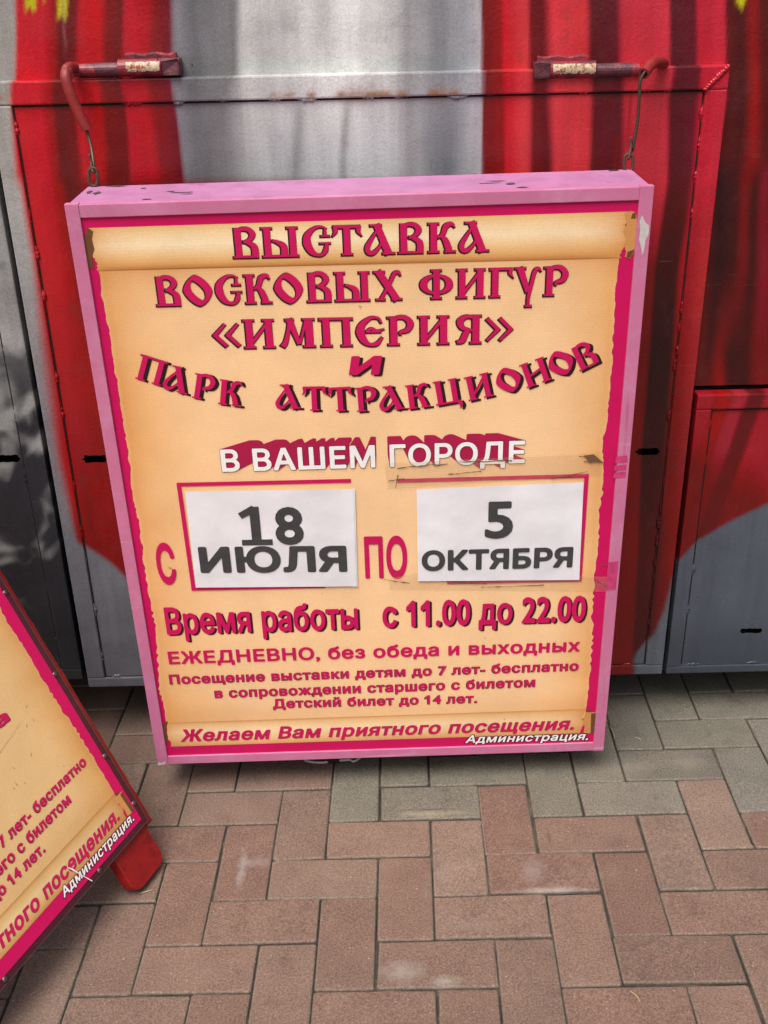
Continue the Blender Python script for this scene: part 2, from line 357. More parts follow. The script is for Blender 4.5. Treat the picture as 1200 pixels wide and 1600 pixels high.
T_ROWS = [
 (-300, [-900, 14, 24, 60, 80, 92, 112, 122, 150, 165, 185, 190, 225, 245, 256, 266, 300, 362, 380, 440, 520, 600, 640, 690, 735, 750, 756, 780, 790, 826, 836, 848, 868, 925, 935, 962, 986, 1048, 1057, 1090, 1100, 1137, 1144, 1165, 1185, 1200, 1300, 2200]),
 (110, [-900, 14, 22, 60, 78, 90, 110, 122, 150, 165, 185, 192, 222, 240, 260, 272, 300, 362, 378, 440, 520, 600, 640, 690, 735, 750, 756, 782, 792, 826, 834, 850, 872, 915, 928, 965, 980, 1048, 1056, 1090, 1098, 1137, 1143, 1165, 1185, 1200, 1300, 2200]),
 (155, [-900, 14, 22, 60, 76, 88, 110, 118, 150, 168, 193, 197, 222, 245, 270, 277, 302, 345, 395, 440, 520, 600, 640, 690, 735, 750, 756, 784, 792, 825, 836, 850, 868, 920, 930, 968, 982, 1040, 1050, 1085, 1100, 1139, 1145, 1165, 1185, 1200, 1300, 2200]),
 (285, [-900, 20, 36, 72, 86, 98, 122, 134, 160, 172, 200, 206, 240, 260, 285, 292, 312, 350, 410, 440, 520, 600, 645, 690, 735, 750, 756, 786, 792, 822, 834, 856, 872, 915, 924, 962, 984, 1038, 1046, 1076, 1090, 1119, 1125, 1160, 1182, 1198, 1300, 2200])]
_c = [(120, 119, 116), (152, 148, 143), (186, 40, 48), (186, 38, 48), (150, 26, 38), (100, 24, 32), (106, 28, 34), (182, 40, 46), (178, 30, 38), (122, 22, 32), (112, 22, 32), (176, 38, 48), (168, 30, 42), (124, 20, 38), (110, 18, 42), (122, 120, 124), (106, 106, 108), (122, 121, 121), (188, 188, 184), (182, 182, 179), (216, 216, 211), (194, 194, 191), (150, 150, 150), (132, 134, 137), (158, 159, 162), (172, 168, 170), (112, 22, 30), (134, 25, 32), (188, 40, 48), (194, 60, 64), (104, 32, 36), (98, 34, 38), (198, 60, 66), (196, 58, 62), (90, 30, 38), (92, 32, 42), (184, 52, 62), (190, 55, 66), (86, 26, 40), (96, 28, 44), (182, 42, 56), (188, 48, 62), (92, 24, 36), (76, 18, 28), (140, 24, 36), (90, 22, 34), (84, 20, 28), (84, 20, 28)]
_c3 = list(_c); _c3[18] = (168, 170, 170); _c3[19] = (166, 169, 170); _c3[20] = (188, 191, 193); _c3[21] = (180, 183, 185); _c3[23] = (118, 122, 126)
T_TOP = table(T_ROWS, [_c, _c, _c, _c3])
L_ROWS = [(280, [-900, 26, 40, 70, 88, 105, 128, 900]), (420, [-900, 46, 62, 90, 108, 125, 150, 900]), (600, [-900, 60, 90, 105, 120, 140, 175, 900]), (720, [-900, 84, 106, 125, 140, 160, 185, 900]), (800, [-900, 104, 120, 135, 150, 170, 195, 900]), (860, [-900, 120, 130, 150, 170, 190, 210, 900])]
L_COL = [[(150, 150, 147), (164, 161, 157), (185, 42, 48), (178, 38, 46), (148, 28, 36), (94, 24, 30), (110, 26, 32), (110, 26, 32)],
 [(150, 149, 147), (148, 147, 145), (172, 42, 46), (170, 40, 44), (150, 30, 36), (116, 25, 30), (110, 24, 30), (110, 24, 30)],
 [(130, 128, 129), (128, 125, 128), (156, 40, 44), (160, 40, 44), (150, 36, 40), (142, 32, 36), (108, 24, 28), (108, 24, 28)],
 [(118, 116, 118), (116, 113, 117), (160, 28, 34), (140, 38, 42), (136, 35, 40), (130, 30, 35), (110, 20, 25), (110, 20, 25)],
 [(114, 113, 115), (112, 110, 114), (146, 22, 28), (120, 22, 28), (128, 24, 30), (134, 28, 34), (100, 18, 24), (100, 18, 24)],
 [(106, 105, 108), (104, 103, 106), (112, 14, 20), (120, 16, 22), (124, 18, 24), (120, 18, 24), (90, 14, 20), (90, 14, 20)]]
T_LOW = table(L_ROWS, L_COL)
R_ROWS = [(280, [0, 980, 1038, 1046, 1076, 1090, 1140, 1300]), (420, [0, 1000, 1018, 1026, 1056, 1066, 1110, 1300]), (560, [0, 985, 1010, 1018, 1046, 1056, 1090, 1300]), (720, [0, 975, 998, 1004, 1034, 1042, 1075, 1300]), (850, [0, 965, 994, 1000, 1028, 1036, 1065, 1300]), (1000, [0, 950, 986, 992, 1012, 1022, 1050, 1300])]
R_COL = [[(185, 50, 60), (185, 50, 60), (186, 52, 62), (85, 25, 38), (92, 26, 40), (178, 42, 55), (188, 48, 60), (188, 48, 60)],
 [(115, 32, 38), (118, 32, 38), (115, 32, 38), (64, 24, 28), (66, 22, 28), (142, 36, 42), (166, 50, 52), (166, 50, 52)],
 [(115, 30, 32), (120, 30, 32), (112, 30, 32), (52, 12, 14), (54, 10, 14), (122, 30, 34), (150, 45, 48), (150, 45, 48)],
 [(130, 28, 30), (132, 28, 30), (126, 28, 30), (62, 18, 20), (66, 18, 22), (116, 30, 32), (142, 45, 48), (142, 45, 48)],
 [(124, 18, 22), (126, 18, 22), (120, 18, 22), (78, 10, 12), (80, 10, 12), (108, 20, 24), (130, 34, 38), (130, 34, 38)],
 [(116, 18, 22), (120, 20, 24), (112, 18, 22), (72, 8, 10), (70, 8, 10), (92, 12, 15), (104, 16, 20), (104, 16, 20)]]
T_RT = table(R_ROWS, R_COL)
W_ROWS = [(280, [900, 1118, 1128, 1155, 1170, 1186, 1200, 1240, 1600]), (420, [900, 1110, 1128, 1150, 1168, 1182, 1198, 1236, 1600]), (560, [900, 1100, 1112, 1128, 1146, 1168, 1192, 1230, 1600]), (620, [900, 1098, 1112, 1130, 1146, 1168, 1192, 1230, 1600])]
W_COL = [[(90, 24, 32), (95, 24, 32), (58, 14, 20), (66, 16, 24), (112, 20, 30), (72, 18, 26), (120, 36, 46), (70, 18, 24), (90, 20, 28)],
 [(85, 22, 30), (88, 22, 30), (58, 14, 18), (66, 16, 22), (112, 20, 28), (72, 18, 24), (126, 38, 48), (72, 18, 24), (90, 20, 28)],
 [(90, 20, 26), (96, 20, 26), (70, 12, 18), (112, 14, 22), (64, 12, 20), (70, 16, 22), (112, 26, 38), (70, 16, 22), (84, 18, 26)],
 [(90, 16, 22), (92, 16, 22), (96, 12, 18), (140, 18, 24), (70, 12, 20), (64, 14, 20), (120, 22, 32), (70, 16, 22), (84, 18, 26)]]
T_WALL = table(W_ROWS, W_COL)
def mural(x, z, kind):
    px, py = hap(HCI, x, z)
    px = px + 3.0 * (vnoise(px, py, 90, 1) - .5); q = py
    c = T_TOP(px, py)
    if kind == 'wall':
        m = smoothstep(230, 300, py)[:, None]; c = c * (1 - m) + T_WALL(px, py) * m
        k_ = smoothstep(1225, 1270, px)[:, None]; st = (.5 + .5 * np.sin(px / 21.0 + 1.4 * np.sin(px / 67.0) + py * .0016))[:, None]; c = c * (1 - k_) + (lin((78, 18, 26)) * (1 - st) + lin((176, 44, 56)) * st) * k_
        # yellow tassel drips at the curtain's fringe
        for x0, x1, yb in ((33, 51, 18), (84, 100, 30), (1157, 1172, 14), (62, 66, 8)):
            wob = 4 * np.sin(px * .5) + 5 * vnoise(px, py, 7, 3)
            f = smoothstep(x0 - 3, x0 + 4, px) * (1 - smoothstep(x1 - 4, x1 + 3, px)) * (1 - smoothstep(yb - 9, yb + 7, py + wob))
            c = c * (1 - f[:, None]) + lin((186, 178, 40)) * f[:, None]
        f = np.exp(-((px - (93 + py * .06)) / 2.6) ** 2) * (1 - smoothstep(60, 105, py)) * .5; c = c * (1 - f[:, None]) + lin((150, 96, 100)) * f[:, None]
        sil = smoothstep(372, 384, px) * (1 - smoothstep(640, 745, px))
        n = vnoise(px, py, 26, 5) * .6 + vnoise(px, py, 9, 6) * .4
        c = c * (1 + sil * (n - .5) * .24)[:, None]
        f = np.exp(-((px - 506) / 16) ** 2) * sil * .2; c *= (1 - f)[:, None]
    if kind == 'door':
        m = smoothstep(268, 300, py)[:, None]
        low = np.where((px < 600)[:, None], T_LOW(px, py), T_RT(px, py)); c = c * (1 - m) + low * m
        for xc, wd, s in ((462, 9, .36), (538, 7, .45), (497, 14, .16), (700, 20, .2), (330, 12, .12)):
            xl = xc + (py - 150) * .03 + 5 * np.sin(py / 37.0 + xc)
            f = np.exp(-((px - xl) / wd) ** 2) * s * smoothstep(135, 190, py) * (1 - smoothstep(260, 300, py) * .3); c *= (1 - f)[:, None]
        # grey below the hem of the painted curtain
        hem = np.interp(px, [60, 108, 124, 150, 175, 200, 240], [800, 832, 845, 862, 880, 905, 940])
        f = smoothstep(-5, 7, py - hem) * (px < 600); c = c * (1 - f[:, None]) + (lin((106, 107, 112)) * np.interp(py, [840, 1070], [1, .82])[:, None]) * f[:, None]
        xb = np.interp(py, [840, 900, 950, 987, 1017, 1030], [1075, 1050, 1036, 1021, 996, 990])
        f = smoothstep(-5, 6, px - xb) * (px > 600) * (py > 700); c = c * (1 - f[:, None]) + lin((90, 95, 103)) * f[:, None]
        # rust weeping from the top rail's weld line
        seam = np.interp(px, [0, 600, 1135], [153, 144, 133]); d = py - seam
        rn = vnoise(px, py * .3, 16, 8) * vnoise(px, py * .2, 47, 9)
        f = np.clip(np.exp(-np.abs(d - 3) / 4.0) * smoothstep(.16, .5, rn) * smoothstep(380, 430, px) * (1 - smoothstep(720, 760, px)) * 1.2, 0, .85)
        f = np.maximum(f, np.clip(np.exp(-np.abs(d - 4) / 8.0) * (np.exp(-((px - 560) / 22.) ** 2) + .8 * np.exp(-((px - 690) / 10.) ** 2)), 0, .6))
        f = np.maximum(f, np.exp(-np.abs(d + 2) / 3.) * np.exp(-((px - 4) / 14.) ** 2) * .8)
        c = c * (1 - f[:, None]) + lin((142, 92, 44)) * f[:, None]
        # runs of red paint under the right-hand hook
        for xx, ya, yb in ((983, 140, 232), (963, 210, 285)):
            f = np.exp(-((px - (xx - (py - 180) * .04)) / 3.2) ** 2) * smoothstep(ya - 8, ya + 8, py) * (1 - smoothstep(yb - 10, yb + 10, py)) * .55
            c = c * (1 - f[:, None]) + lin((120, 18, 26)) * f[:, None]
    if kind == 'hatch':
        st = np.full((len(px), 3), lin((112, 28, 36)))
        sh = px + (py - 640) * .35
        for x0, x1, cc in ((1060, 1112, (150, 40, 48)), (1112, 1136, (150, 22, 34)), (1136, 1160, (150, 44, 54)), (1160, 1186, (96, 26, 38)), (1186, 1330, (150, 40, 48)), (1330, 1500, (100, 24, 32))):
            f = smoothstep(x0 - 5, x0 + 5, sh) * (1 - smoothstep(x1 - 5, x1 + 5, sh)); st = st * (1 - f[:, None]) + lin(cc) * f[:, None]
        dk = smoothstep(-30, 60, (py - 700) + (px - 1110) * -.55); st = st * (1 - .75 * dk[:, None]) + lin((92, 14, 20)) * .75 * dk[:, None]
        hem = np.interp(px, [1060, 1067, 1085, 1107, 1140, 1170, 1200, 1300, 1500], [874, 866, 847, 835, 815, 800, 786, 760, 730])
        f = smoothstep(-5, 6, py - hem); gy = lin((82, 88, 97)) * np.interp(py, [790, 960, 1000, 1025], [1.08, .95, .72, .66])[:, None]  # grey darkened towards the bottom, height shading put into the colour
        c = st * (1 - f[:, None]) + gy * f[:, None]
    if kind == 'left':
        ra, rb = px * .8 + py * .6, -px * .6 + py * .8
        wa = ra + 34 * (vnoise(ra, rb, 48, 14) - .5); wb = rb + 34 * (vnoise(ra, rb, 48, 15) - .5)
        n = vnoise(wa, wb, 58, 11) * .5 + vnoise(wb, wa, 31, 12) * .32 + vnoise(wa, wb, 14, 16) * .18
        thr = np.interp(py, [300, 480, 620, 720, 820, 1000], [.80, .68, .57, .48, .42, .26])
        f = smoothstep(thr - .13, thr + .11, n) * np.interp(py, [300, 560, 640], [.5, .75, 1.0])
        c = (lin((140, 140, 138)) * (.82 + .36 * vnoise(wa, wb, 40, 13))[:, None]) * (1 - f[:, None]) + lin((50, 51, 55)) * f[:, None]
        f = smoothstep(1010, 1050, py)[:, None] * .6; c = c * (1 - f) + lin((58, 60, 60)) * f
    return np.clip(c * .98 - .013, .004, .85)

def axis(a, b, step, extra=()):
    n = max(1, int(math.ceil((b - a) / step))); s = np.linspace(a, b, n + 1)
    ex = [e for e in extra if a < e < b]
    if ex: s = np.array(sorted([t for t in s if min(abs(t - e) for e in ex) > step * .35 or t in (s[0], s[-1])] + ex))
    return s
def sheet(name, xs, zs, y, kind, parent, slots=(), thick=.003, back=True, label=None):
    X, Z = np.meshgrid(xs, zs, indexing='ij'); nx, nz = X.shape; Xv, Zv = X.copy(), Z.copy(); kill = set()
    for (x0, x1, z0, zm, z1, r) in slots:
        i0, i1 = np.argmin(abs(xs - x0)), np.argmin(abs(xs - x1)); j0, jm, j1 = [int(np.argmin(abs(zs - t))) for t in (z0, zm, z1)]
        Xv[i0, jm] -= r; Xv[i1, jm] += r
        for i in range(i0 + 1, i1):
            Zv[i, j0] += rng.uniform(-.0008, .0012); Zv[i, j1] += rng.uniform(-.0012, .0008)
        for i in range(i0, i1):
            for j in range(j0, j1): kill.add((i, j))
    V = np.stack([Xv.ravel(), np.full(nx * nz, y), Zv.ravel()], 1); c = mural(Xv.ravel(), Zv.ravel(), kind)
    F = [(i * nz + j, (i + 1) * nz + j, (i + 1) * nz + j + 1, i * nz + j + 1) for i in range(nx - 1) for j in range(nz - 1) if (i, j) not in kill]
    return meshobj(name, V, F, M_MURAL, parent, col=c, smooth=True, label=label)
def rail(name, x0, x1, z0, z1, y0, y1, kind, parent, bev=.003):
    bm = bmesh.new(); add_box(bm, x0, x1, y0, y1, z0, z1, bev)
    L = 'x' if x1 - x0 > z1 - z0 else 'z'; ax = 0 if L == 'x' else 2; a, b = (x0, x1) if L == 'x' else (z0, z1)
    for t in np.arange(a + .006, b - .004, .006):
        no = Vector((1, 0, 0)) if L == 'x' else Vector((0, 0, 1)); co = Vector((t, 0, 0)) if L == 'x' else Vector((0, 0, t))
        bmesh.ops.bisect_plane(bm, geom=bm.verts[:] + bm.edges[:] + bm.faces[:], plane_co=co, plane_no=no)
    a2, b2 = (z0, z1) if L == 'x' else (x0, x1)
    for t in np.arange(a2 + .006, b2 - .004, .006):
        no = Vector((0, 0, 1)) if L == 'x' else Vector((1, 0, 0)); co = Vector((0, 0, t)) if L == 'x' else Vector((t, 0, 0))
        bmesh.ops.bisect_plane(bm, geom=bm.verts[:] + bm.edges[:] + bm.faces[:], plane_co=co, plane_no=no)
    o = bmobj(name, bm, M_MURAL, parent); me = o.data; n = len(me.vertices); co = np.zeros(n * 3); me.vertices.foreach_get('co', co); co = co.reshape(-1, 3)
    at = me.color_attributes.new('Col', 'FLOAT_COLOR', 'POINT'); c = np.ones((n, 4), np.float32); c[:, :3] = mural(co[:, 0], co[:, 2], kind); at.data.foreach_set('color', c.ravel())
    return o
def beads(name, pts, kind, parent, y, r0=.0035, smear=1.0):
    bm = bmesh.new()
    for (x, z, dx, dz, r) in pts:
        m = bmesh.ops.create_icosphere(bm, subdivisions=2, radius=1)['verts']
        for vv in m:
            k = 1 + .25 * math.sin(vv.co.x * 5 + x * 90) * math.cos(vv.co.z * 4 + z * 70)
            vv.co = Vector((x + vv.co.x * dx * k, y + vv.co.y * r * .7, z + vv.co.z * dz * k))
    o = bmobj(name, bm, M_MURAL, parent, smooth=True); me = o.data; n = len(me.vertices); co = np.zeros(n * 3); me.vertices.foreach_get('co', co); co = co.reshape(-1, 3)
    at = me.color_attributes.new('Col', 'FLOAT_COLOR', 'POINT'); c = np.ones((n, 4), np.float32); c[:, :3] = mural(co[:, 0], co[:, 2], kind) * .85; at.data.foreach_set('color', c.ravel())
    return o

# ------------------------------------------------------------------ the trailer wall with its hinged skirt doors
TR = Matrix.LocRotScale(Vector((-.52720649, .3834691, .14415029)), Euler([math.radians(a) for a in (1.1042209, 1.3089735, 1.3879679)], 'XYZ'), None)
trailer = thing('amusement_trailer', 'painted metal trailer with red curtain mural and hinged skirt doors', 'trailer', TR)
DW, DH = 1.2389, 1.2154
bm = bmesh.new(); add_box(bm, -2.4, 4.6, .075, 2.4, .03, 2.62, .01); add_box(bm, -2.3, 4.5, .3, 2.2, .0, .03)
bmobj('body', bm, M_BLACK, trailer)
for xx in (-2.0, 1.2, 4.2):
    bm = bmesh.new(); add_box(bm, xx - .04, xx + .04, 1.3, 1.38, -.14, .03, .004); add_box(bm, xx - .09, xx + .09, 1.25, 1.43, -.175, -.135, .004)
    bmobj('support_leg', bm, M_BLACK, trailer)
zlow = cp(1150, 607)[1]
xs = np.concatenate([np.linspace(-2.4, -.35, 10)[:-1], axis(-.35, 1.62, .0042), np.linspace(1.62, 4.6, 14)[1:]]); zs = np.concatenate([axis(zlow, 1.42, .0085), np.linspace(1.42, 2.6, 24)[1:]])
# the fixed wall: a strip above the doors, and the sheet to the right of the middle door
zs_top = np.concatenate([axis(DH - .06, 1.42, .0042), np.linspace(1.42, 2.6, 24)[1:]])
sheet('wall_sheet', xs, zs_top, .020, 'wall', trailer)
xs_r = np.concatenate([axis(DW - .06, 1.62, .0042), np.linspace(1.62, 4.6, 14)[1:]])
sheet('wall_sheet', xs_r, axis(zlow, DH - .06, .0085), .020, 'wall', trailer)
bm = bmesh.new(); add_box(bm, DW - .06, 4.6, .0205, .07, zlow - .0005, zlow + .004); bmobj('wall_lip', bm, M_GAP, trailer)
bm = bmesh.new(); add_box(bm, DW + .0, 4.6, .045, .06, -.02, zlow - .012); bmobj('inner_frame', bm, M_BLACK, trailer)

def skirt_door(x0, x1, z0, z1, rw, kind, slots, beadlines, y=.0, label=None, rail_top=None):
    ex = [t for s in slots for t in s[:2]]; ez = [t for s in slots for t in s[2:5]]
    st = .0045
    d = sheet('skirt_door', axis(x0 + .004, x1 - .004, st, ex), axis(z0 + .004, z1 - .004, st, ez), y, kind, trailer, slots, label=label)
    rt = rail_top or rw; yf, yb = y - .0055, y + .026
    rail('frame_rail', x0, x1, z1 - rt, z1, yf, yb, kind, d)
    rail('frame_rail', x0, x1, z0, z0 + rw * .62, yf, yb, kind, d)
    rail('frame_rail', x0, x0 + rw, z0 + rw * .62, z1 - rt, yf + .0004, yb, kind, d)
    rail('frame_rail', x1 - rw, x1, z0 + rw * .62, z1 - rt, yf + .0004, yb, kind, d)
    # open seam where the sheet is tacked to the frame
    bm = bmesh.new(); g_ = .0032; e = -.0012
    add_box(bm, x0 + rw, x1 - rw, y + e, y + .0005, z1 - rt - g_, z1 - rt); add_box(bm, x0 + rw, x1 - rw, y + e, y + .0005, z0 + rw * .62, z0 + rw * .62 + g_ * .5)
    add_box(bm, x0 + rw, x0 + rw + g_ * .9, y + e, y + .0005, z0 + rw * .62 + g_, z1 - rt - g_); add_box(bm, x1 - rw - g_ * .9, x1 - rw, y + e, y + .0005, z0 + rw * .62 + g_, z1 - rt - g_)
    bmobj('seam', bm, M_GAP, d)
    for (a, b, cnt, big) in beadlines:
        a = np.array(a); b = np.array(b); ln = np.linalg.norm(b - a); m = int(ln / .0022); t = np.linspace(0, 1, m); hor = abs(b - a)[0] > abs(b - a)[1]
        R = np.full(m, .0007); off_ = np.zeros(m)
        for c_ in (np.linspace(.04, .96, cnt) + rng.normal(0, .012, cnt)):
            l = rng.uniform(.6, 1.3) * big / ln; g_ = np.exp(-((t - c_) / l) ** 4); R = R + g_ * rng.uniform(.0022, .0038) * (1 + .35 * rng.normal(0, 1, m)); off_ += g_ * rng.normal(0, .0018)
        R = np.clip(R, .0005, .0055); side = np.array([0, 1.]) if hor else np.array([1., 0]); P = a + (b - a) * t[:, None] + side * off_[:, None]
        v, f = tube(np.stack([P[:, 0], np.full(m, y - .0008), P[:, 1]], 1), R, 8, 1); v[:, 1] = y - .0008 + (v[:, 1] - y + .0008) * .7
        meshobj('weld_bead', v, f, M_MURAL, d, col=mural(v[:, 0], v[:, 2], kind) * .9, smooth=True)
    return d
RW = .0375
def slot(px0, px1, py, h, r=.006):
    x0, z = cp(px0, py); x1, _ = cp(px1, py); return (x0 + r, x1 - r, z - h / 2, z, z + h / 2, r)
s1 = slot(127, 170, 717.5, .0150); s2 = slot(992, 1032, 706, .0140)
mid = skirt_door(0, DW, 0, DH, RW, 'door', [s1, s2],
    [((RW, DH - RW), (DW - RW, DH - RW), 15, .012), ((RW, RW), (RW, DH - RW), 11, .011), ((DW - RW, .04), (DW - RW, DH - RW), 24, .012), ((RW, RW * .6), (DW - RW, RW * .6), 9, .01)],
    label='wide middle door with grey and red painted drapes behind the sign')
# welded mitre at the upper right corner
Pm = [(DW - .004 - t * .034, DH - .003 - t * .034, rng.uniform(.003, .005), rng.uniform(.003, .006), .005) for t in np.linspace(0, 1, 12)]
beads('corner_weld', Pm, 'door', mid, -.006)
hx0, hz1 = cp(1089.5, 616); hz0 = cp(1120, 1049)[1]
s3 = slot(1156, 1191, 986, .0115, .003)
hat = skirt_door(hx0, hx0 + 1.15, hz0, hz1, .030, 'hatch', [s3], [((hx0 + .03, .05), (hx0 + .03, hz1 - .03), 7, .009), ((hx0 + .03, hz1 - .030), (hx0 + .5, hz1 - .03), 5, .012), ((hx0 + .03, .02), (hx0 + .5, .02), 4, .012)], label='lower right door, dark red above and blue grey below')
lx1 = cp(-3, 400)[0]; lz0 = cp(132, 1061)[1]; lx1 = (cp(83, 800)[0] + cp(130, 1050)[0]) / 2
s4 = slot(-40, 32, 719, .0150, .005)
lef = skirt_door(lx1 - 1.2, lx1, lz0, DH - .004, .042, 'left', [s4], [((lx1 - .042, .08), (lx1 - .042, DH - .06), 9, .014)], y=.004, label='left door, silver with dark blotches')
# paper tag stuck in the gap
a = cp(49, 547); b = cp(58, 597)
tg = meshobj('paper_tag', [(a[0] - .003, .018, b[1]), (b[0] + .012, .018, b[1]), (b[0] + .012, .018, a[1]), (a[0] - .003, .018, a[1])], [(0, 1, 2, 3)], M_PAPER, trailer)

# hinges along the top of the middle door
def cyl(x0, x1, y, z, r, seg=18):
    V, F = [], []
    for xx, rr in ((x0, r * .9), (x0 + .001, r), (x1 - .001, r), (x1, r * .9)):
        for k in range(seg): V.append((xx, y + rr * math.cos(2 * math.pi * k / seg), z + rr * math.sin(2 * math.pi * k / seg)))
    for i in range(3):
        for k in range(seg): F.append((i * seg + k, i * seg + (k + 1) % seg, (i + 1) * seg + (k + 1) % seg, (i + 1) * seg + k))
    F.append(tuple(range(seg - 1, -1, -1))); F.append(tuple(3 * seg + k for k in range(seg))); return np.array(V), F
M_HR = mat_flat('hinge_red', (150, 46, 58), .42, .8, var=.3, scale=70, bump=.002, bscale=150, vary=[(38, .5, .6, (88, 40, 52)), (80, .6, .66, (110, 74, 58)), (120, .66, .7, (176, 150, 130))])
M_HD = mat_flat('hinge_maroon', (92, 46, 56), .45, .8, var=.3, scale=60, bump=.002, bscale=150, vary=[(60, .55, .63, (120, 62, 60)), (90, .64, .68, (150, 140, 134)), (45, .62, .7, (58, 40, 34))])
def hinge(pin, col, knuckle, block, plate, worn):
    (xa, xb), (xc, xd) = sorted(pin), sorted(knuckle)
    z = cp((pin[0] + pin[1]) / 2, 109)[1]
    r1, r2 = .0105, .0135; yc = -.004
    X = lambda px, py=105: cp(px, py)[0]
    v, f = cyl(X(xa), X(xb), yc, z, r1); h = meshobj('hinge', v, f, M_HR, trailer, smooth=False)
    cx0, cx1 = sorted((X(col[0]), X(col[1]))); v, f = cyl(cx0, cx1, yc, z, r1 + .0006); meshobj('painted_band', v, f, M_HD, h)
    v, f = cyl(X(xc), X(xd), yc, z + .002, r2); meshobj('knuckle', v, f, M_HR, h)
    # scraped facet where bare metal shows
    w0, w1 = sorted((X(worn[0]), X(worn[1]))); V, F = [], []; n = 26
    for i in range(n + 1):
        t = i / n
        for q, a in enumerate(np.linspace(math.radians(158), math.radians(222), 7)):
            jag = (rng.uniform(-.09, .09) if q in (0, 6) else 0); V.append((w0 + (w1 - w0) * t, yc + (r2 + .0004) * math.cos(a + jag), z + .002 - (r2 + .0004) * math.sin(a + jag) + 0))
    for i in range(n):
        for q in range(6): F.append((i * 7 + q, i * 7 + q + 1, (i + 1) * 7 + q + 1, (i + 1) * 7 + q))
    meshobj('scraped_metal', V, F, M_WORN, h)
    b0, b1 = sorted((X(block[0]), X(block[1]))); bm = bmesh.new(); add_box(bm, b0, b1, -.012, .0195, z - .011, z + .015, .004)
    for vv in bm.verts: vv.co += Vector((0, rng.normal(0, .0012), rng.normal(0, .0012)))
    bmobj('end_block', bm, M_HD, h)
    p0, p1 = sorted((X(plate[0]), X(plate[1]))); bm = bmesh.new(); add_box(bm, p0, p1, .008, .0195, z + .008, z + .0235, .003)
    bmesh.ops.subdivide_edges(bm, edges=[e for e in bm.edges if abs(e.verts[0].co.x - e.verts[1].co.x) > .04], cuts=14)
    for vv in bm.verts: vv.co += Vector((0, 0, .0013 * math.sin(vv.co.x * 160) + rng.normal(0, .0003)))
    bmobj('mounting_plate', bm, M_HR, h)
    # weld lump joining pin to the door rail
    beads('weld_bead', [(t, DH + .001, .012, .0035, .006) for t in np.linspace(X(xa) + .012, X(xb) - .012, 6)], 'door', h, -.002)
hinge((116, 187), (150, 187), (186, 254), (248, 283), (194, 276), (200, 252))
hinge((928, 998), (930, 986), (858, 930), (834, 866), (840, 922), (862, 928))

# ------------------------------------------------------------------ lettering
def stroke(P, W, e=0., n=8):
    P = np.asarray(P, float); W = np.asarray(W, float)
    if len(P) == 2: C = np.array([P[0] + (P[1] - P[0]) * t for t in (0, 1)]); R = W if len(W) == 2 else np.array([W[0]] * 2)
    else:
        C = crom(P, n); R = np.interp(np.linspace(0, 1, len(C)), np.linspace(0, 1, len(W)), W)
    T = np.gradient(C, axis=0); T /= np.linalg.norm(T, axis=1)[:, None]; N = np.stack([-T[:, 1], T[:, 0]], 1)
    C = C.copy(); C[0] -= T[0] * e; C[-1] += T[-1] * e
    L = C + N * (R / 2 + e)[:, None]; Rr = C - N * (R / 2 + e)[:, None]
    V = np.vstack([L, Rr]); m = len(C); return V, [(m + i, m + i + 1, i + 1, i) for i in range(m - 1)]
def rc(x0, y0, x1, y1, e=0.): return np.array([(x0 - e, y0 - e), (x1 + e, y0 - e), (x1 + e, y1 + e), (x0 - e, y1 + e)], float), [(0, 1, 2, 3)]
def ringp(cx, cy, outer, inner, e=0., n=36):
    V = []; F = []
    for k in range(n):
        a = 2 * math.pi * k / n; c, s = math.cos(a), math.sin(a)
        def pt(rx, ry, sh, p, g):
            x = rx * math.copysign(abs(c) ** p, c); y = ry * math.copysign(abs(s) ** p, s); l = math.hypot(x, y) + 1e-9
            return (cx + x * (1 + g / l) + sh * y, cy + y * (1 + g / l))
        V.append(pt(*outer, e)); V.append(pt(*inner, -e))
    for k in range(n):
        k2 = (k + 1) % n; F.append((2 * k, 2 * k + 1, 2 * k2 + 1, 2 * k2))
    return np.array(V), F
def stem(x, w=.2, y0=0, y1=1, e=0., st=1, sb=1):
    o = [rc(x, y0, x + w, y1, e)]
    if st: o.append(rc(x - .07, y1 - .06, x + w + .07, y1, e))
    if sb: o.append(rc(x - .07, y0, x + w + .07, y0 + .06, e))
    return o
def lowbowl(x, e): return [stroke([(x, .56), (x + .16, .5), (x + .33, .36), (x + .34, .02)], [.07, .12, .2, .2], e), rc(x - .1, 0, x + .44, .07, e)]
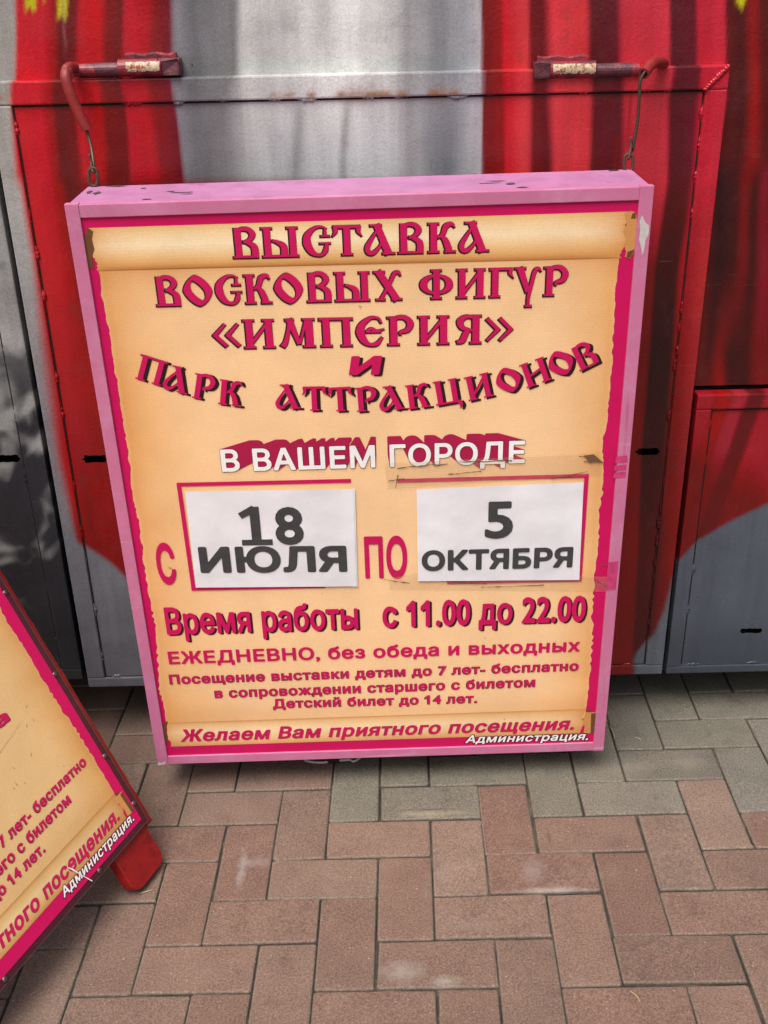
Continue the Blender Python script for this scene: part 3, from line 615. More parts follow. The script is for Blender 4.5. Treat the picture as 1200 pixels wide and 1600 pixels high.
def glyph(ch, e):
    S = stroke
    if ch == 'В': return .86, stem(.1, .2, e=e, st=0) + [S([(.2, .86), (.34, .97), (.54, .95), (.66, .8), (.58, .63), (.36, .52)], [.1, .12, .15, .19, .13, .05], e)] + lowbowl(.36, e)
    if ch == 'Ы': return 1.2, stem(.08, .2, e=e) + lowbowl(.34, e) + stem(.86, .2, e=e)
    if ch == 'С': return .86, [S([(.74, .9), (.6, .975), (.38, .93), (.16, .7), (.14, .42), (.26, .16), (.44, .04), (.6, .06), (.7, .2), (.74, .4)], [.06, .06, .1, .2, .25, .2, .1, .1, .14, .1], e), rc(.52, .4, .86, .45, e), S([(.7, .92), (.7, .68)], [.05, .1], e), rc(.56, .64, .84, .69, e)]
    if ch == 'Т': return .9, [rc(.04, .9, .86, 1, e), S([(.08, .97), (.1, .8), (.0, .64)], [.12, .12, .02], e), S([(.82, .97), (.8, .8), (.9, .64)], [.12, .12, .02], e)] + stem(.34, .2, e=e, st=0)
    if ch == 'А': return .96, [S([(.4, 1), (.76, 0)], [.2, .22], e), rc(.2, .94, .56, 1, e), rc(.56, 0, .95, .06, e), S([(.46, .86), (.28, .6), (.1, .26), (.14, .08), (.28, .06), (.46, .24), (.58, .46)], [.05, .09, .15, .16, .13, .08, .05], e)]
    if ch == 'К': return .9, stem(.1, .2, e=e) + [S([(.32, .5), (.48, .62), (.58, .88), (.76, .95), (.84, .84)], [.06, .14, .17, .12, .04], e), S([(.42, .58), (.56, .42), (.64, .2), (.68, .02)], [.08, .18, .2, .2], e), rc(.54, 0, .88, .06, e)]
    if ch == 'О': return .96, [ringp(.47, .5, (.46, .53, -.06, 1.35), (.2, .34, -.42, 1.25), e)]
    if ch == 'Х': return .9, [S([(.14, 1), (.74, 0)], [.22, .22], e), rc(.0, .94, .36, 1, e), rc(.56, 0, .9, .06, e), S([(.86, .84), (.8, .95), (.66, .9), (.52, .6), (.36, .3), (.2, .02)], [.04, .1, .12, .1, .09, .1], e), rc(.06, 0, .36, .06, e)]
    if ch == 'Ф': return 1.1, stem(.44, .2, e=e) + [ringp(.54, .5, (.53, .34, 0, .95), (.3, .25, 0, .9), e)]
    if ch == 'И': return 1.0, stem(.1, .2, e=e) + stem(.68, .2, e=e) + [S([(.28, .22), (.7, .8)], [.09, .09], e)]
    if ch == 'Г': return .76, stem(.1, .2, e=e, st=0) + [rc(.02, .92, .74, 1, e), S([(.7, .98), (.68, .82), (.78, .66)], [.1, .12, .02], e)]
    if ch == 'У': return .86, [S([(.16, 1), (.44, .16)], [.22, .16], e), rc(.0, .94, .36, 1, e), S([(.84, .86), (.76, .95), (.64, .86), (.54, .4), (.46, -.02), (.46, -.3)], [.04, .1, .12, .11, .1, .09], e), rc(.36, -.36, .58, -.3, e)]
    if ch == 'Р': return .84, stem(.1, .2, e=e, st=0) + [S([(.2, .86), (.34, .97), (.56, .95), (.7, .76), (.62, .54), (.42, .46), (.4, .36)], [.1, .12, .16, .2, .16, .1, .04], e), rc(.02, .94, .3, .995, e)]
    if ch == 'М': return 1.16, [S([(.36, 1), (.3, .6), (.2, .2), (.1, .04)], [.1, .1, .14, .16], e), S([(.34, 1), (.6, .12)], [.2, .12], e), S([(.62, .12), (.84, .96)], [.07, .08], e)] + stem(.8, .22, e=e) + [rc(.22, .94, .48, 1, e)]
    if ch == 'П': return 1.02, stem(.1, .2, e=e, st=0) + stem(.7, .2, e=e, st=0) + [rc(.0, .92, 1.0, 1, e)]
    if ch == 'Е': return .86, [S([(.76, .8), (.68, .95), (.46, .975), (.2, .76), (.13, .48), (.24, .18), (.42, .04), (.62, .08), (.78, .3)], [.05, .08, .1, .18, .25, .2, .1, .14, .05], e), S([(.3, .5), (.46, .6), (.62, .52), (.84, .58)], [.06, .1, .1, .03], e), rc(.3, .46, .74, .52, e)]
    if ch == 'Я': return .9, stem(.58, .2, e=e, st=1) + [S([(.62, .92), (.4, .95), (.22, .8), (.28, .58), (.52, .48), (.66, .48)], [.1, .13, .2, .16, .09, .06], e), S([(.5, .5), (.38, .36), (.28, .12), (.12, .06)], [.08, .17, .18, .1], e)]
    if ch == 'Ц': return 1.06, stem(.1, .2, e=e, sb=0) + stem(.66, .2, e=e, sb=0) + [rc(.02, 0, .94, .08, e), S([(.86, .06), (.94, -.1), (.9, -.26)], [.16, .14, .05], e)]
    if ch == 'Н': return 1.02, stem(.1, .2, e=e) + stem(.7, .2, e=e) + [S([(.26, .42), (.74, .58)], [.09, .09], e)]
    if ch == '«': return .86, [S([(.42, .86), (.08, .46)], [.07, .12], e), S([(.08, .5), (.42, .1)], [.12, .12], e), S([(.8, .86), (.46, .46)], [.07, .12], e), S([(.46, .5), (.8, .1)], [.12, .12], e)]
    if ch == '»': return .86, [S([(.06, .86), (.4, .46)], [.12, .12], e), S([(.4, .5), (.06, .1)], [.12, .07], e), S([(.44, .86), (.78, .46)], [.12, .12], e), S([(.78, .5), (.44, .1)], [.12, .07], e)]
    return .5, []
STG = .00002
def slav_layout(text):
    x = 0; out = []
    for c in text:
        w_, _ = glyph(c, 0); out.append((c, x)); x += w_ + (.06 if c != ' ' else 0)
    return out, x - .06
def slav_mesh(text, e, y, place):
    """place(gx, gy, glyph_index) maps glyph units to the poster plane"""
    lay, wid = slav_layout(text); parts = []
    for gi, (c, gx) in enumerate(lay):
        for pi, (v, f) in enumerate(glyph(c, e)[1]):
            X, Z = place(v[:, 0] + gx, v[:, 1], gi); yy = y - STG * (pi + (gi % 2) * .5)
            parts.append((np.stack([X, np.full(len(X), yy), Z], 1), f))
    return merge(parts)
def _loops(text, spacing, shear):
    cu_ = bpy.data.curves.new('lettering', 'FONT'); cu_.body = text; cu_.space_character = spacing; cu_.shear = shear; cu_.size = 1
    ob = bpy.data.objects.new('lettering', cu_); COL.objects.link(ob); dg = bpy.context.evaluated_depsgraph_get(); dg.update(); crv = ob.to_curve(dg); out = []
    for spn in crv.splines:
        P = []; bp = spn.bezier_points; m = len(bp)
        for i in range(m):
            c0, c1, c2, c3 = [np.array(q[:2]) for q in (bp[i].co, bp[i].handle_right, bp[(i + 1) % m].handle_left, bp[(i + 1) % m].co)]; ch = c3 - c0
            st = abs(ch[0] * (c1 - c0)[1] - ch[1] * (c1 - c0)[0]) + abs(ch[0] * (c2 - c0)[1] - ch[1] * (c2 - c0)[0]) < 1e-6
            for t in ([0] if st else [0, .25, .5, .75]): P.append((1 - t) ** 3 * c0 + 3 * t * (1 - t) ** 2 * c1 + 3 * t * t * (1 - t) * c2 + t ** 3 * c3)
        Q = [p for i, p in enumerate(P) if np.linalg.norm(p - P[i - 1]) > 2e-4]
        if len(Q) > 2: out.append(np.array(Q))
    ob.to_curve_clear(); bpy.data.objects.remove(ob); bpy.data.curves.remove(cu_); return out
def _area(q): return .5 * float(np.sum(q[:, 0] * np.roll(q[:, 1], -1) - np.roll(q[:, 0], -1) * q[:, 1]))
_one, _fld, _gm = {}, {}, {}
def _char(c):
    if c not in _one:
        L = _loops(c, 1, 0)
        if c == '1': xr = L[0][:, 0].max(); L0 = L[0]; fl = np.array([(xr - .06, .70), (xr - .275, .53), (xr - .275, .45), (xr - .06, .53)]); L = L + [fl if _area(fl) * _area(L0) > 0 else fl[::-1]]
        _one[c] = L
    return _one[c]
CELL = 1 / 52.0
def _field(c):
    """signed distance of grid points to the glyph's ink (non-zero winding)"""
    if c in _fld: return _fld[c]
    L = _char(c); al = np.vstack(L); lo, hi = al.min(0) - .14, al.max(0) + .14; gx = np.arange(lo[0], hi[0] + CELL, CELL); gy = np.arange(lo[1], hi[1] + CELL, CELL)
    X, Y = np.meshgrid(gx, gy, indexing='ij'); wn = np.zeros(X.shape, int); D = np.full(X.shape, 9.)
    for q in L:
        for p0, p1 in zip(q, np.roll(q, -1, 0)):
            d = p1 - p0; t = np.clip(((X - p0[0]) * d[0] + (Y - p0[1]) * d[1]) / (d @ d + 1e-15), 0, 1); D = np.minimum(D, np.hypot(X - p0[0] - t * d[0], Y - p0[1] - t * d[1]))
            if p0[1] != p1[1]:
                hit = ((p0[1] <= Y) & (p1[1] > Y)) | ((p1[1] <= Y) & (p0[1] > Y)); xc = p0[0] + (Y - p0[1]) / d[1] * d[0]; wn += np.where(hit & (X < xc), 1 if d[1] > 0 else -1, 0)
    _fld[c] = (gx, gy, np.where(wn != 0, -D, D)); return _fld[c]
def _glyph_mesh(c, off):
    k = (c, round(off, 4))
    if k in _gm: return _gm[k]
    gx, gy, f = _field(c); f = f - off; I = f < 0; V, F, bd, ix = [], [], [], {}
    def vid(key, p):
        if key not in ix: ix[key] = len(V); V.append(p)
        return ix[key]
    def corner(i, j): return vid((i, j), (gx[i], gy[j]))
    def cut(i, j, m, n):
        if (m, n) < (i, j): i, j, m, n = m, n, i, j
        t = f[i, j] / (f[i, j] - f[m, n]); return vid((i, j, m, n), (gx[i] + t * (gx[m] - gx[i]), gy[j] + t * (gy[n] - gy[j])))
    nx, ny = f.shape
    for i in range(nx - 1):
        run = None
        for j in range(ny):
            cs = [(i, j), (i + 1, j), (i + 1, j + 1), (i, j + 1)] if j < ny - 1 else None
            n_in = sum(bool(I[q]) for q in cs) if cs else 0
            if n_in == 4:
                if run is None: run = j
                continue
            if run is not None:
                F.append((corner(i, run), corner(i + 1, run), corner(i + 1, j), corner(i, j))); run = None
            if n_in in (0, 4): continue
            P = []; E_ = []
            for a_ in range(4):
                u_, w_ = cs[a_], cs[(a_ + 1) % 4]
                if I[u_]: P.append(corner(*u_))
                if I[u_] != I[w_]: v_ = cut(*u_, *w_); P.append(v_); E_.append((v_, bool(I[u_])))
            if len(P) > 2: F.append(tuple(P))
            for a_ in range(len(E_)):
                if E_[a_][1]: bd.append((E_[a_][0], E_[(a_ + 1) % len(E_)][0]))
    _gm[k] = (np.array(V), F, bd); return _gm[k]
_pos = {}
def font_mesh(s, off, spacing=1.0, shear=0.0):
    """bold lettering: every glyph's ink grown by off; returns xy, faces, rim edges, stagger level"""
    if (s, spacing) not in _pos:
        L = _loops(s, spacing, 0); k = 0; px_ = []
        for c in s:
            if c == ' ': continue
            n_ = len(_char(c)) - (1 if c == '1' else 0); px_.append((c, L[k][0, 0] - _char(c)[0][0, 0])); k += n_
        _pos[(s, spacing)] = px_
    V, F, bd, lev = [], [], [], []; n = 0
    for gi, (c, dx) in enumerate(_pos[(s, spacing)]):
        v, f, b_ = _glyph_mesh(c, off); v = v + np.array([dx, 0.]); v = np.stack([v[:, 0] + shear * v[:, 1], v[:, 1]], 1)
        V.append(v); F += [tuple(i + n for i in q) for q in f]; bd += [(i + n, j + n) for i, j in b_]; lev.append(np.full(len(v), -(gi % 2) * 1.0)); n += len(v)
    return np.vstack(V), F, bd, np.concatenate(lev)
CAPH = .728; DROP = .000012
def eighteen(off):
    V, F, b, d = font_mesh('8', off, 1, 0); V = V.copy(); V[:, 0] += .66; P = []
    for k, (v, f) in enumerate((rc(.25, .0, .40, .728, off * .3), stroke([(.07, .56), (.20, .63), (.33, .70)], [.12, .13, .14]), rc(.06, -off, .60, .085))): P.append((v, f, k))
    VV = [V]; FF = list(F); dd = [d]; o = len(V)
    for v, f, k in P: VV.append(v); FF += [tuple(i + o for i in q) for q in f]; dd.append(np.full(len(v), -.5 - k * .5)); o += len(v)
    return np.vstack(VV), FF, b, np.concatenate(dd)
def poster(parent, T, W, H, frame_inset=.0195, is_board=False):
    """prints the advertising sheet; T maps sheet metres (x, y-depth, z) to the parent's frame"""
    def mk(name, V, F, mat, col=None, fmat=None, par=None, label=None):
        V = np.asarray(V, float); return meshobj(name, T(V), F, mat, par if par is not None else parent, col=col, fmat=fmat, label=label)
    tint = np.array([.80, .82, .70]) if is_board else np.array([1., 1., 1.])      # the board's print has yellowed
    # base sheet
    i = frame_inset; V, F = [], []
    X, Z = np.meshgrid(np.linspace(i - .004, W - i + .004, 12), np.linspace(i - .004, H - i + .004, 14), indexing='ij'); n2 = X.shape[1]
    V = np.stack([X.ravel(), np.full(X.size, .0032), Z.ravel()], 1); F = [(a * n2 + b, (a + 1) * n2 + b, (a + 1) * n2 + b + 1, a * n2 + b + 1) for a in range(11) for b in range(n2 - 1)]
    sheet_ = mk('poster_sheet', V, F, M_MAG)
    P = lambda q: np.array([sp(*t) for t in q])
    # parchment with burnt torn edges
    Lp = P([(150, 418), (155, 438), (163, 470), (169, 510), (175, 560), (183, 610), (190, 660), (197, 700), (203, 740), (209, 780), (215, 815), (222, 860), (229, 905), (235, 935), (240, 975), (245, 1020), (248, 1050), (251, 1080), (257, 1120), (262, 1145)])
    Rp = P([(967, 400), (966, 430), (963, 480), (959, 530), (954, 580), (950, 640), (945, 700), (941, 760), (938, 820), (935, 860), (930, 900), (928, 950), (925, 1000), (922, 1040), (919, 1080), (916, 1120), (912, 1138)])
    zt, zb = Lp[0, 1], Lp[-1, 1]; nr = 330; zz = np.linspace(zb, zt, nr)
    def torn(zv, side, sd):
        t = (zt - zv) / (zt - zb); o = zv * 0
        ph = zv / (.026 - .004 * t) + 2.6 * vnoise(o, zv, .045, sd + 1) + 7; fr = np.modf(ph)[0]; sk = .3 + .4 * vnoise(o, np.floor(ph), 1.0, sd + 5)
        tooth = np.where(fr < sk, fr / sk, (1 - fr) / (1 - sk)); big = .25 + 1.0 * vnoise(o, np.floor(ph) * 1.0, 1.0, sd + 6)
        return .004 * (vnoise(o, zv, .07, sd) - .5) * 2 + (.0012 + .0042 * t) * (tooth - .45) * big + .0022 * (vnoise(o, zv, .011, sd + 2) - .5) + .0012 * (vnoise(o, zv, .004, sd + 3) - .5)
    xl = np.interp(zz, Lp[::-1, 1], Lp[::-1, 0]) + torn(zz, 0, 21); xr = np.interp(zz, Rp[::-1, 1], Rp[::-1, 0]) + torn(zz, 1, 31)
    nc = 70; u = np.linspace(0, 1, nc); u = u ** 1.0
    u = .5 - .5 * np.cos(np.pi * u); u = .45 * u + .55 * np.linspace(0, 1, nc)
    X = xl[:, None] + (xr - xl)[:, None] * u[None]; Z = np.repeat(zz[:, None], nc, 1)
    V = np.stack([X.ravel(), np.full(X.size, .0029), Z.ravel()], 1); F = [(a * nc + b, a * nc + b + 1, (a + 1) * nc + b + 1, (a + 1) * nc + b) for a in range(nr - 1) for b in range(nc - 1)]
    dl = X - xl[:, None]; dr = xr[:, None] - X; hh = (Z - zb) / (zt - zb)
    mid_, tan_, edg = lin((250, 207, 156)), lin((238, 180, 116)), lin((216, 142, 72))
    nn = vnoise(X, Z, .12, 41) * .6 + vnoise(X, Z, .045, 42) * .4
    f = np.clip(1 - np.minimum(dl / .15, dr / .11) + (nn - .5) * .5, 0, 1) ** 1.3; c = mid_ * (1 - f[..., None]) + tan_ * f[..., None]
    f = np.exp(-np.minimum(dl, dr * 1.6) / .016) * (.35 + .6 * nn) * np.where(dl < dr, 1.0, .7); c = c * (1 - f[..., None]) + edg * f[..., None]
    f = np.exp(-np.minimum(dl, dr) / .001) * .35; c = c * (1 - f[..., None]) + lin((246, 214, 160)) * f[..., None]
    f = np.exp(-(zt - Z) / .03) * .75; c = c * (1 - f[..., None]) + lin((206, 136, 66)) * f[..., None]     # printed fold under the roll
    f = np.exp(-((Z - zb - .03) / .03) ** 2) * .35; c = c * (1 - f[..., None]) + lin((216, 150, 86)) * f[..., None]
    f = (smoothstep(.12, .3, dl) * smoothstep(.05, .2, dr))[..., None] * .35; c = c * (1 - f) + lin((250, 208, 156)) * f
    parch = mk('parchment', V, F, M_PARCH, col=(c * .93 * tint).reshape(-1, 3), par=sheet_)
    # rolls
    def roll(tl, tr, bl, br, stops, y, rag):
        q = [np.array(sp(*t)) for t in (tl, tr, bl, br)]; na, nb_ = 26, 120; V, C = [], []
        for a_ in range(na):
            t = a_ / (na - 1); A_ = q[0] + (q[2] - q[0]) * t; B_ = q[1] + (q[3] - q[1]) * t
            ja, jb = rag * (rng.random() - .5) + rag * 1.2 * math.sin(t * 9), rag * (rng.random() - .5) + rag * math.sin(t * 11 + 1)
            for b_ in range(nb_):
                s_ = b_ / (nb_ - 1); p = A_ + (B_ - A_) * s_; p = p + np.array([ja * (1 - s_) ** 9 + jb * s_ ** 9, 0]); V.append((p[0], y, p[1]))
                cc = np.array([np.interp(t, [k_[0] for k_ in stops], [lin(k_[1])[m] for k_ in stops]) for m in range(3)])
                e_ = min(s_, 1 - s_) * (B_ - A_)[0]; f_ = math.exp(-e_ / .03) * .7 + .12 * (vnoise(p[0], p[1] * 2, .09, 51) - .5) + .25 * smoothstep(.4, 1, s_) * .6
                C.append(cc * (1 - f_) + lin((214, 146, 78)) * f_)
        F = [(a_ * nb_ + b_, (a_ + 1) * nb_ + b_, (a_ + 1) * nb_ + b_ + 1, a_ * nb_ + b_ + 1) for a_ in range(na - 1) for b_ in range(nb_ - 1)]
        return mk('parchment_roll', V, F, M_PARCH, col=np.array(C) * .92 * tint, par=sheet_)
    roll((137, 357), (984, 331), (150, 424), (972, 404), [(0, (236, 190, 128)), (.18, (248, 216, 164)), (.42, (255, 232, 190)), (.66, (244, 204, 146)), (.86, (226, 170, 104)), (.95, (202, 138, 76)), (1, (160, 100, 50))], .0026, .003)
    roll((257, 1131), (913, 1109), (266, 1168), (909, 1147), [(0, (206, 148, 86)), (.1, (238, 190, 132)), (.4, (254, 220, 172)), (.7, (246, 204, 150)), (1, (222, 160, 100))], .0026, .0025)
    def poly(name, pts, y, mat, jag=0):
        q = P(pts); q = q + rng.normal(0, jag, q.shape); return mk(name, [(a_, y, b_) for a_, b_ in q], [tuple(range(len(q)))], mat, par=sheet_)
    poly('curl', [(136, 356), (145, 362), (143, 374), (147, 390), (143, 402), (146, 421), (138, 418), (131, 400), (131, 372)], .0022, M_BROWN)
    poly('curl', [(976, 334), (986, 330), (994, 332), (996, 345), (994, 388), (985, 405), (977, 402), (979, 394), (975, 384), (979, 372), (974, 362), (980, 350)], .0022, M_TAN)
    poly('curl', [(989, 334), (994, 332), (994, 342), (986, 342)], .0020, M_BROWN); poly('curl', [(981, 394), (992, 390), (985, 404), (979, 402)], .0020, M_BROWN)
    poly('curl', [(254, 1132), (262, 1128), (259, 1140), (262, 1152), (260, 1165), (256, 1163)], .0022, M_BROWN)
    poly('curl', [(916, 1114), (931, 1114), (930, 1146), (920, 1147), (912, 1146), (914, 1136), (911, 1128)], .0022, M_TAN)
    poly('curl', [(924, 1116), (931, 1115), (930, 1146), (923, 1147)], .0020, M_BROWN); poly('curl', [(915, 1113), (923, 1108), (924, 1114)], .0019, M_BROWN)
    # --- Old-Slavonic titles
    def title(text, bl, br, cap):
        (x0, z0), (x1, z1) = sp(*bl), sp(*br); zc = sp(*cap)[1]; zb_ = (z0 + z1) / 2 * .0 + z0; h = zc - zb_; lay, wid = slav_layout(text); k_ = (x1 - x0) / wid; sl = (z1 - z0) / (x1 - x0)
        pl = lambda dx, dz: (lambda gx, gy, gi: (x0 + gx * k_ + dx, z0 + sl * gx * k_ + gy * h + dz))
        v1, f1 = slav_mesh(text, .03, .0022, pl(-.0011, -.0010)); v2, f2 = slav_mesh(text, .0, .0016, pl(0, 0))
        V, F = merge([(v1, f1), (v2, f2)]); mk('lettering', V, F, [M_DARK, M_TXT], fmat=[0] * len(f1) + [1] * len(f2), par=sheet_)
    if not is_board:
        title('ВЫСТАВКА', (364, 404), (765, 393), (362, 357))
        title('ВОСКОВЫХ ФИГУР', (244, 479), (889, 462), (243, 433))
        title('«ИМПЕРИЯ»', (333, 546), (803, 536), (331, 501))
        # the arched line, letter by letter
        arc = [('П', 231, 598, 21), ('А', 272, 612, 19), ('Р', 316, 625, 14), ('К', 358, 634, 10), ('А', 450, 639, 2), ('Т', 492, 642, 1), ('Т', 533, 643, -1), ('Р', 574, 643, -2), ('А', 613, 641, -4), ('К', 655, 638, -6), ('Ц', 703, 631, -9), ('И', 752, 623, -12), ('О', 800, 612, -17), ('Н', 843, 600, -20), ('О', 884, 585, -24), ('В', 922, 573, -27)]
        V1, V2 = [], []
        for gi, (ch, px, py, ang) in enumerate(arc):
            bx, bz = sp(px, py); a_ = -math.radians(ang); h = .0435 if gi > 3 else .045; wk = .0455
            wd = glyph(ch, 0)[0]
            for lst, e_, y_, dx, dz in ((V1, .015, .0022, .0052, -.0026), (V2, 0., .0016, 0, 0)):
                for pi, (v, f) in enumerate(glyph(ch, e_)[1]):
                    lx = (v[:, 0] - wd / 2) * wk; lz = v[:, 1] * h
                    lst.append((np.stack([bx + lx * math.cos(a_) - lz * math.sin(a_) + dx, np.full(len(v), y_ - STG * (pi + gi % 2 * .5)), bz + lx * math.sin(a_) + lz * math.cos(a_) + dz], 1), f))
        v1, f1 = merge(V1); v2, f2 = merge(V2); V, F = merge([(v1, f1), (v2, f2)]); mk('lettering', V, F, [M_DARK, M_TXT], fmat=[0] * len(f1) + [1] * len(f2), par=sheet_)
    # --- grotesque lines
    def line(s, bl, br, cap, off=.03, sp_=1.06, shear=0, outline=0, sh=None, mat=None, dark=None, y=.0018, name='lettering', lower=False, par=None, capk=1.0, rect=sp):
        (x0, z0), (x1, z1) = rect(*bl), rect(*br); zc = rect(*cap)[1] if not np.isscalar(cap) else z0 + cap
        V, F, _, dr_ = font_mesh(s, off, sp_, shear); h = (zc - z0) * capk; kz = h / (CAPH + 2 * off); mn, mx = V[:, 0].min(), V[:, 0].max(); kx = (x1 - x0) / (mx - mn); sl = (z1 - z0) / (x1 - x0)
        def put(V_, yy, dx=0, dz=0, lv=0):
            X_ = x0 + (V_[:, 0] - mn) * kx; return np.stack([X_ + dx, np.full(len(V_), yy) + DROP * lv, z0 + (X_ - x0) * sl + (V_[:, 1] + off) * kz + dz], 1)
        parts = []; fm = []
        if outline or sh:
            V2, F2, _, _d = font_mesh(s, off + outline, sp_, shear); d = sh or (0, 0); parts.append((put(V2, y + .0004, *d, lv=_d), F2)); fm += [0] * len(F2)
        parts.append((put(V, y, lv=dr_), F)); fm += [1] * len(F)
        Vm, Fm = merge(parts); return mk(name, Vm, Fm, [dark or M_DARK, mat or M_TXT], fmat=fm, par=par if par is not None else sheet_), put
    if not is_board:
        line('И', (545, 587), (598, 586), (546, 557), off=.05, shear=.1, sh=(.005, -.003))
        # white words with a receding crimson extrusion
        s6 = 'В ВАШЕМ ГОРОДЕ'; off6 = .026
        ob, put = line(s6, (347, 738), (820, 724), (344, 703), off=off6, sp_=1.05, outline=.014, mat=M_WHITE, y=.0013)
        V0, F0, B0, _d = font_mesh(s6, off6 + .012, 1.05, 0); pv = put(V0, 0); vp = np.array(sp(592, 628)); f_ = .815
        bx = pv[:, [0, 2]]; bk = vp + (bx - vp) * f_
        nb = len(V0); V = np.vstack([np.stack([bx[:, 0], np.full(nb, .0019), bx[:, 1]], 1), np.stack([bk[:, 0], np.full(nb, .0025), bk[:, 1]], 1)])
        F = [(a_, b_, b_ + nb, a_ + nb) for a_, b_ in B0] + [tuple(t + nb for t in q) for q in F0]
        mk('lettering', V, F, M_TXT2, par=sheet_)
        line('С', (249, 914), (278, 914), (247, 849), off=.035); line('ПО', (571, 905), (637, 904), (569, 839), off=.035)
        line('Время работы', (261, 993), (560, 984), (256, 950), off=.028, sp_=1.04, sh=(.0038, -.0028)); line('с 11.00 до 22.00', (598, 982), (914, 972), (592, 939), off=.03, sp_=1.04, sh=(.0038, -.0028))
        line('ЕЖЕДНЕВНО, без обеда и выходных', (264, 1039), (906, 1019), (262, 1019), off=.034, sp_=1.06)
        # pink brackets round the date sheets
        def bars(q, wd=.0075):
            V, F = [], []
            for n_, (a_, b_) in enumerate(q):
                a_, b_ = np.array(sp(*a_)), np.array(sp(*b_)); t = (b_ - a_) / np.linalg.norm(b_ - a_); nrm = np.array([-t[1], t[0]]) * wd / 2; o_ = len(V); yy = .0018 - .0001 * n_
                for p in (a_ - nrm - t * wd / 2, b_ - nrm + t * wd / 2, b_ + nrm + t * wd / 2, a_ + nrm - t * wd / 2): V.append((p[0], yy, p[1]))
                F.append((o_, o_ + 1, o_ + 2, o_ + 3))
            mk('bracket', V, F, M_TXT, par=sheet_)
        bars([((279, 758), (545, 752)), ((279, 758), (302, 920)), ((302, 921), (505, 917))]); bars([((625, 752), (917, 744)), ((917, 744), (906, 907)), ((702, 911), (906, 907))])
    yb_ = .0018
    if is_board: line('ва', (760, 925), (826, 924), (760, 905), off=.035, outline=.012, sh=(.001, -.001))
    line('Посещение выставки детям до 7 лет- бесплатно', (266, 1070), (904.5, 1048.5), (264.5, 1055), off=.032, sp_=1.1, outline=.014, sh=(-.0008, -.0008))
    line('в сопровождении старшего с билетом', (336.5, 1091.5), (836.5, 1074), (335, 1076.5), off=.032, sp_=1.1, outline=.014, sh=(-.0008, -.0008))
    line('Детский билет до 14 лет.', (427.5, 1107.5), (746, 1099), (426.5, 1093), off=.032, sp_=1.1, outline=.014, sh=(-.0008, -.0008))
    line('Желаем Вам приятного посещения.', (283, 1160), (897, 1141), (282, 1141), off=.03, sp_=1.08, shear=.22, outline=.01, sh=(-.0004, -.0004))
    line('Администрация.', (727, 1162), (919, 1157), (726, 1150), off=.024, sp_=1.08, shear=.22, outline=.06, mat=M_WHITE)
    return sheet_, mk, line, poly

# ------------------------------------------------------------------ the hanging sign
SW, SH, SD = .90257, 1.11307, .15
SM = Matrix.LocRotScale(Vector((-.34734649, .19424497, .07670079)), Euler([math.radians(a) for a in (3.383013, .8507768, 1.5930815)], 'XYZ'), None)
sign = thing('hanging_sign', 'tall pink framed sign with parchment poster of lettering hung from wires', 'sign', SM)
bm = bmesh.new(); add_box(bm, .0015, SW - .0015, .012, SD, .0015, SH - .0015, .002); case = bmobj('case', bm, M_PINKTOP, sign)
fw = .0205
for (x0, x1, z0, z1, y0) in ((0, fw + .001, 0, SH + .0015, -.0012), (SW - fw - .001, SW, 0, SH + .0015, -.0012), (fw + .001, SW - fw - .001, SH - fw * .98, SH, 0), (fw + .001, SW - fw - .001, 0, fw * .98, 0)):
    bm = bmesh.new(); add_box(bm, x0, x1, y0, .0118, z0, z1, .0011); bmobj('frame_bar', bm, M_PINK, sign)
sheet_, mk, line, poly = poster(sign, lambda V: V, SW, SH)
# chips and scrapes on the top board
def topchip(cx_, cy_, rx, ry, mat, n=11):
    V = [(cx_ + rx * rng.uniform(.5, 1.2) * math.cos(2 * math.pi * k / n), cy_ + ry * rng.uniform(.5, 1.2) * math.sin(2 * math.pi * k / n), SH - .0009) for k in range(n)]
    return V, [tuple(range(n))]
def patchset(name, items, mat, par):
    for k, it in enumerate(items):
        v, f = topchip(*it, mat); v = np.array(v); v[:, 2] += k * .00003; meshobj(name, v, f, mat, par)
patchset('paint_chip', [(.165, .075, .02, .004), (.178, .062, .012, .003), (.15, .085, .008, .004), (.1, .118, .006, .004), (.12, .03, .008, .004), (.69, .06, .009, .007), (.67, .085, .016, .003), (.655, .07, .02, .002), (.705, .03, .01, .004), (.03, .09, .006, .012), (.016, .1, .004, .012), (.05, .14, .02, .003), (.47, .012, .03, .0015), (.3, .016, .02, .0015), (.87, .14, .01, .004)], M_CHIP, case)
# peeled patch on the right frame bar
q = [sp(*t) for t in [(1003, 336), (1008, 347), (1014, 352), (1013, 366), (1008, 376), (1006, 392), (1003, 398), (1001, 385), (998, 374), (1000, 360), (999, 345)]]
meshobj('peeled_paint', [(a_, -.0016, b_) for a_, b_ in q], [tuple(range(len(q)))], M_PEEL, sign)
# corner nick
q = [sp(*t) for t in [(247, 1195), (258, 1193), (259, 1188), (253, 1191), (247, 1190)]]
meshobj('bent_corner', [(a_, -.0018, b_) for a_, b_ in q], [tuple(range(len(q)))], M_PEEL, sign)
for quad in (((962, 713), (980, 711), (980, 722), (961, 723)), ((960, 727), (979, 725), (978, 734), (959, 736)), ((959, 738), (978, 736), (977, 746), (958, 747)), ((950, 878), (966, 876), (962, 921), (947, 922))):
    q = [sp(*t) for t in quad]; meshobj('tape_patch', [(min(a_, SW - .0004), -.0016, b_) for a_, b_ in q], [(0, 1, 2, 3)], M_TAPER, sign)
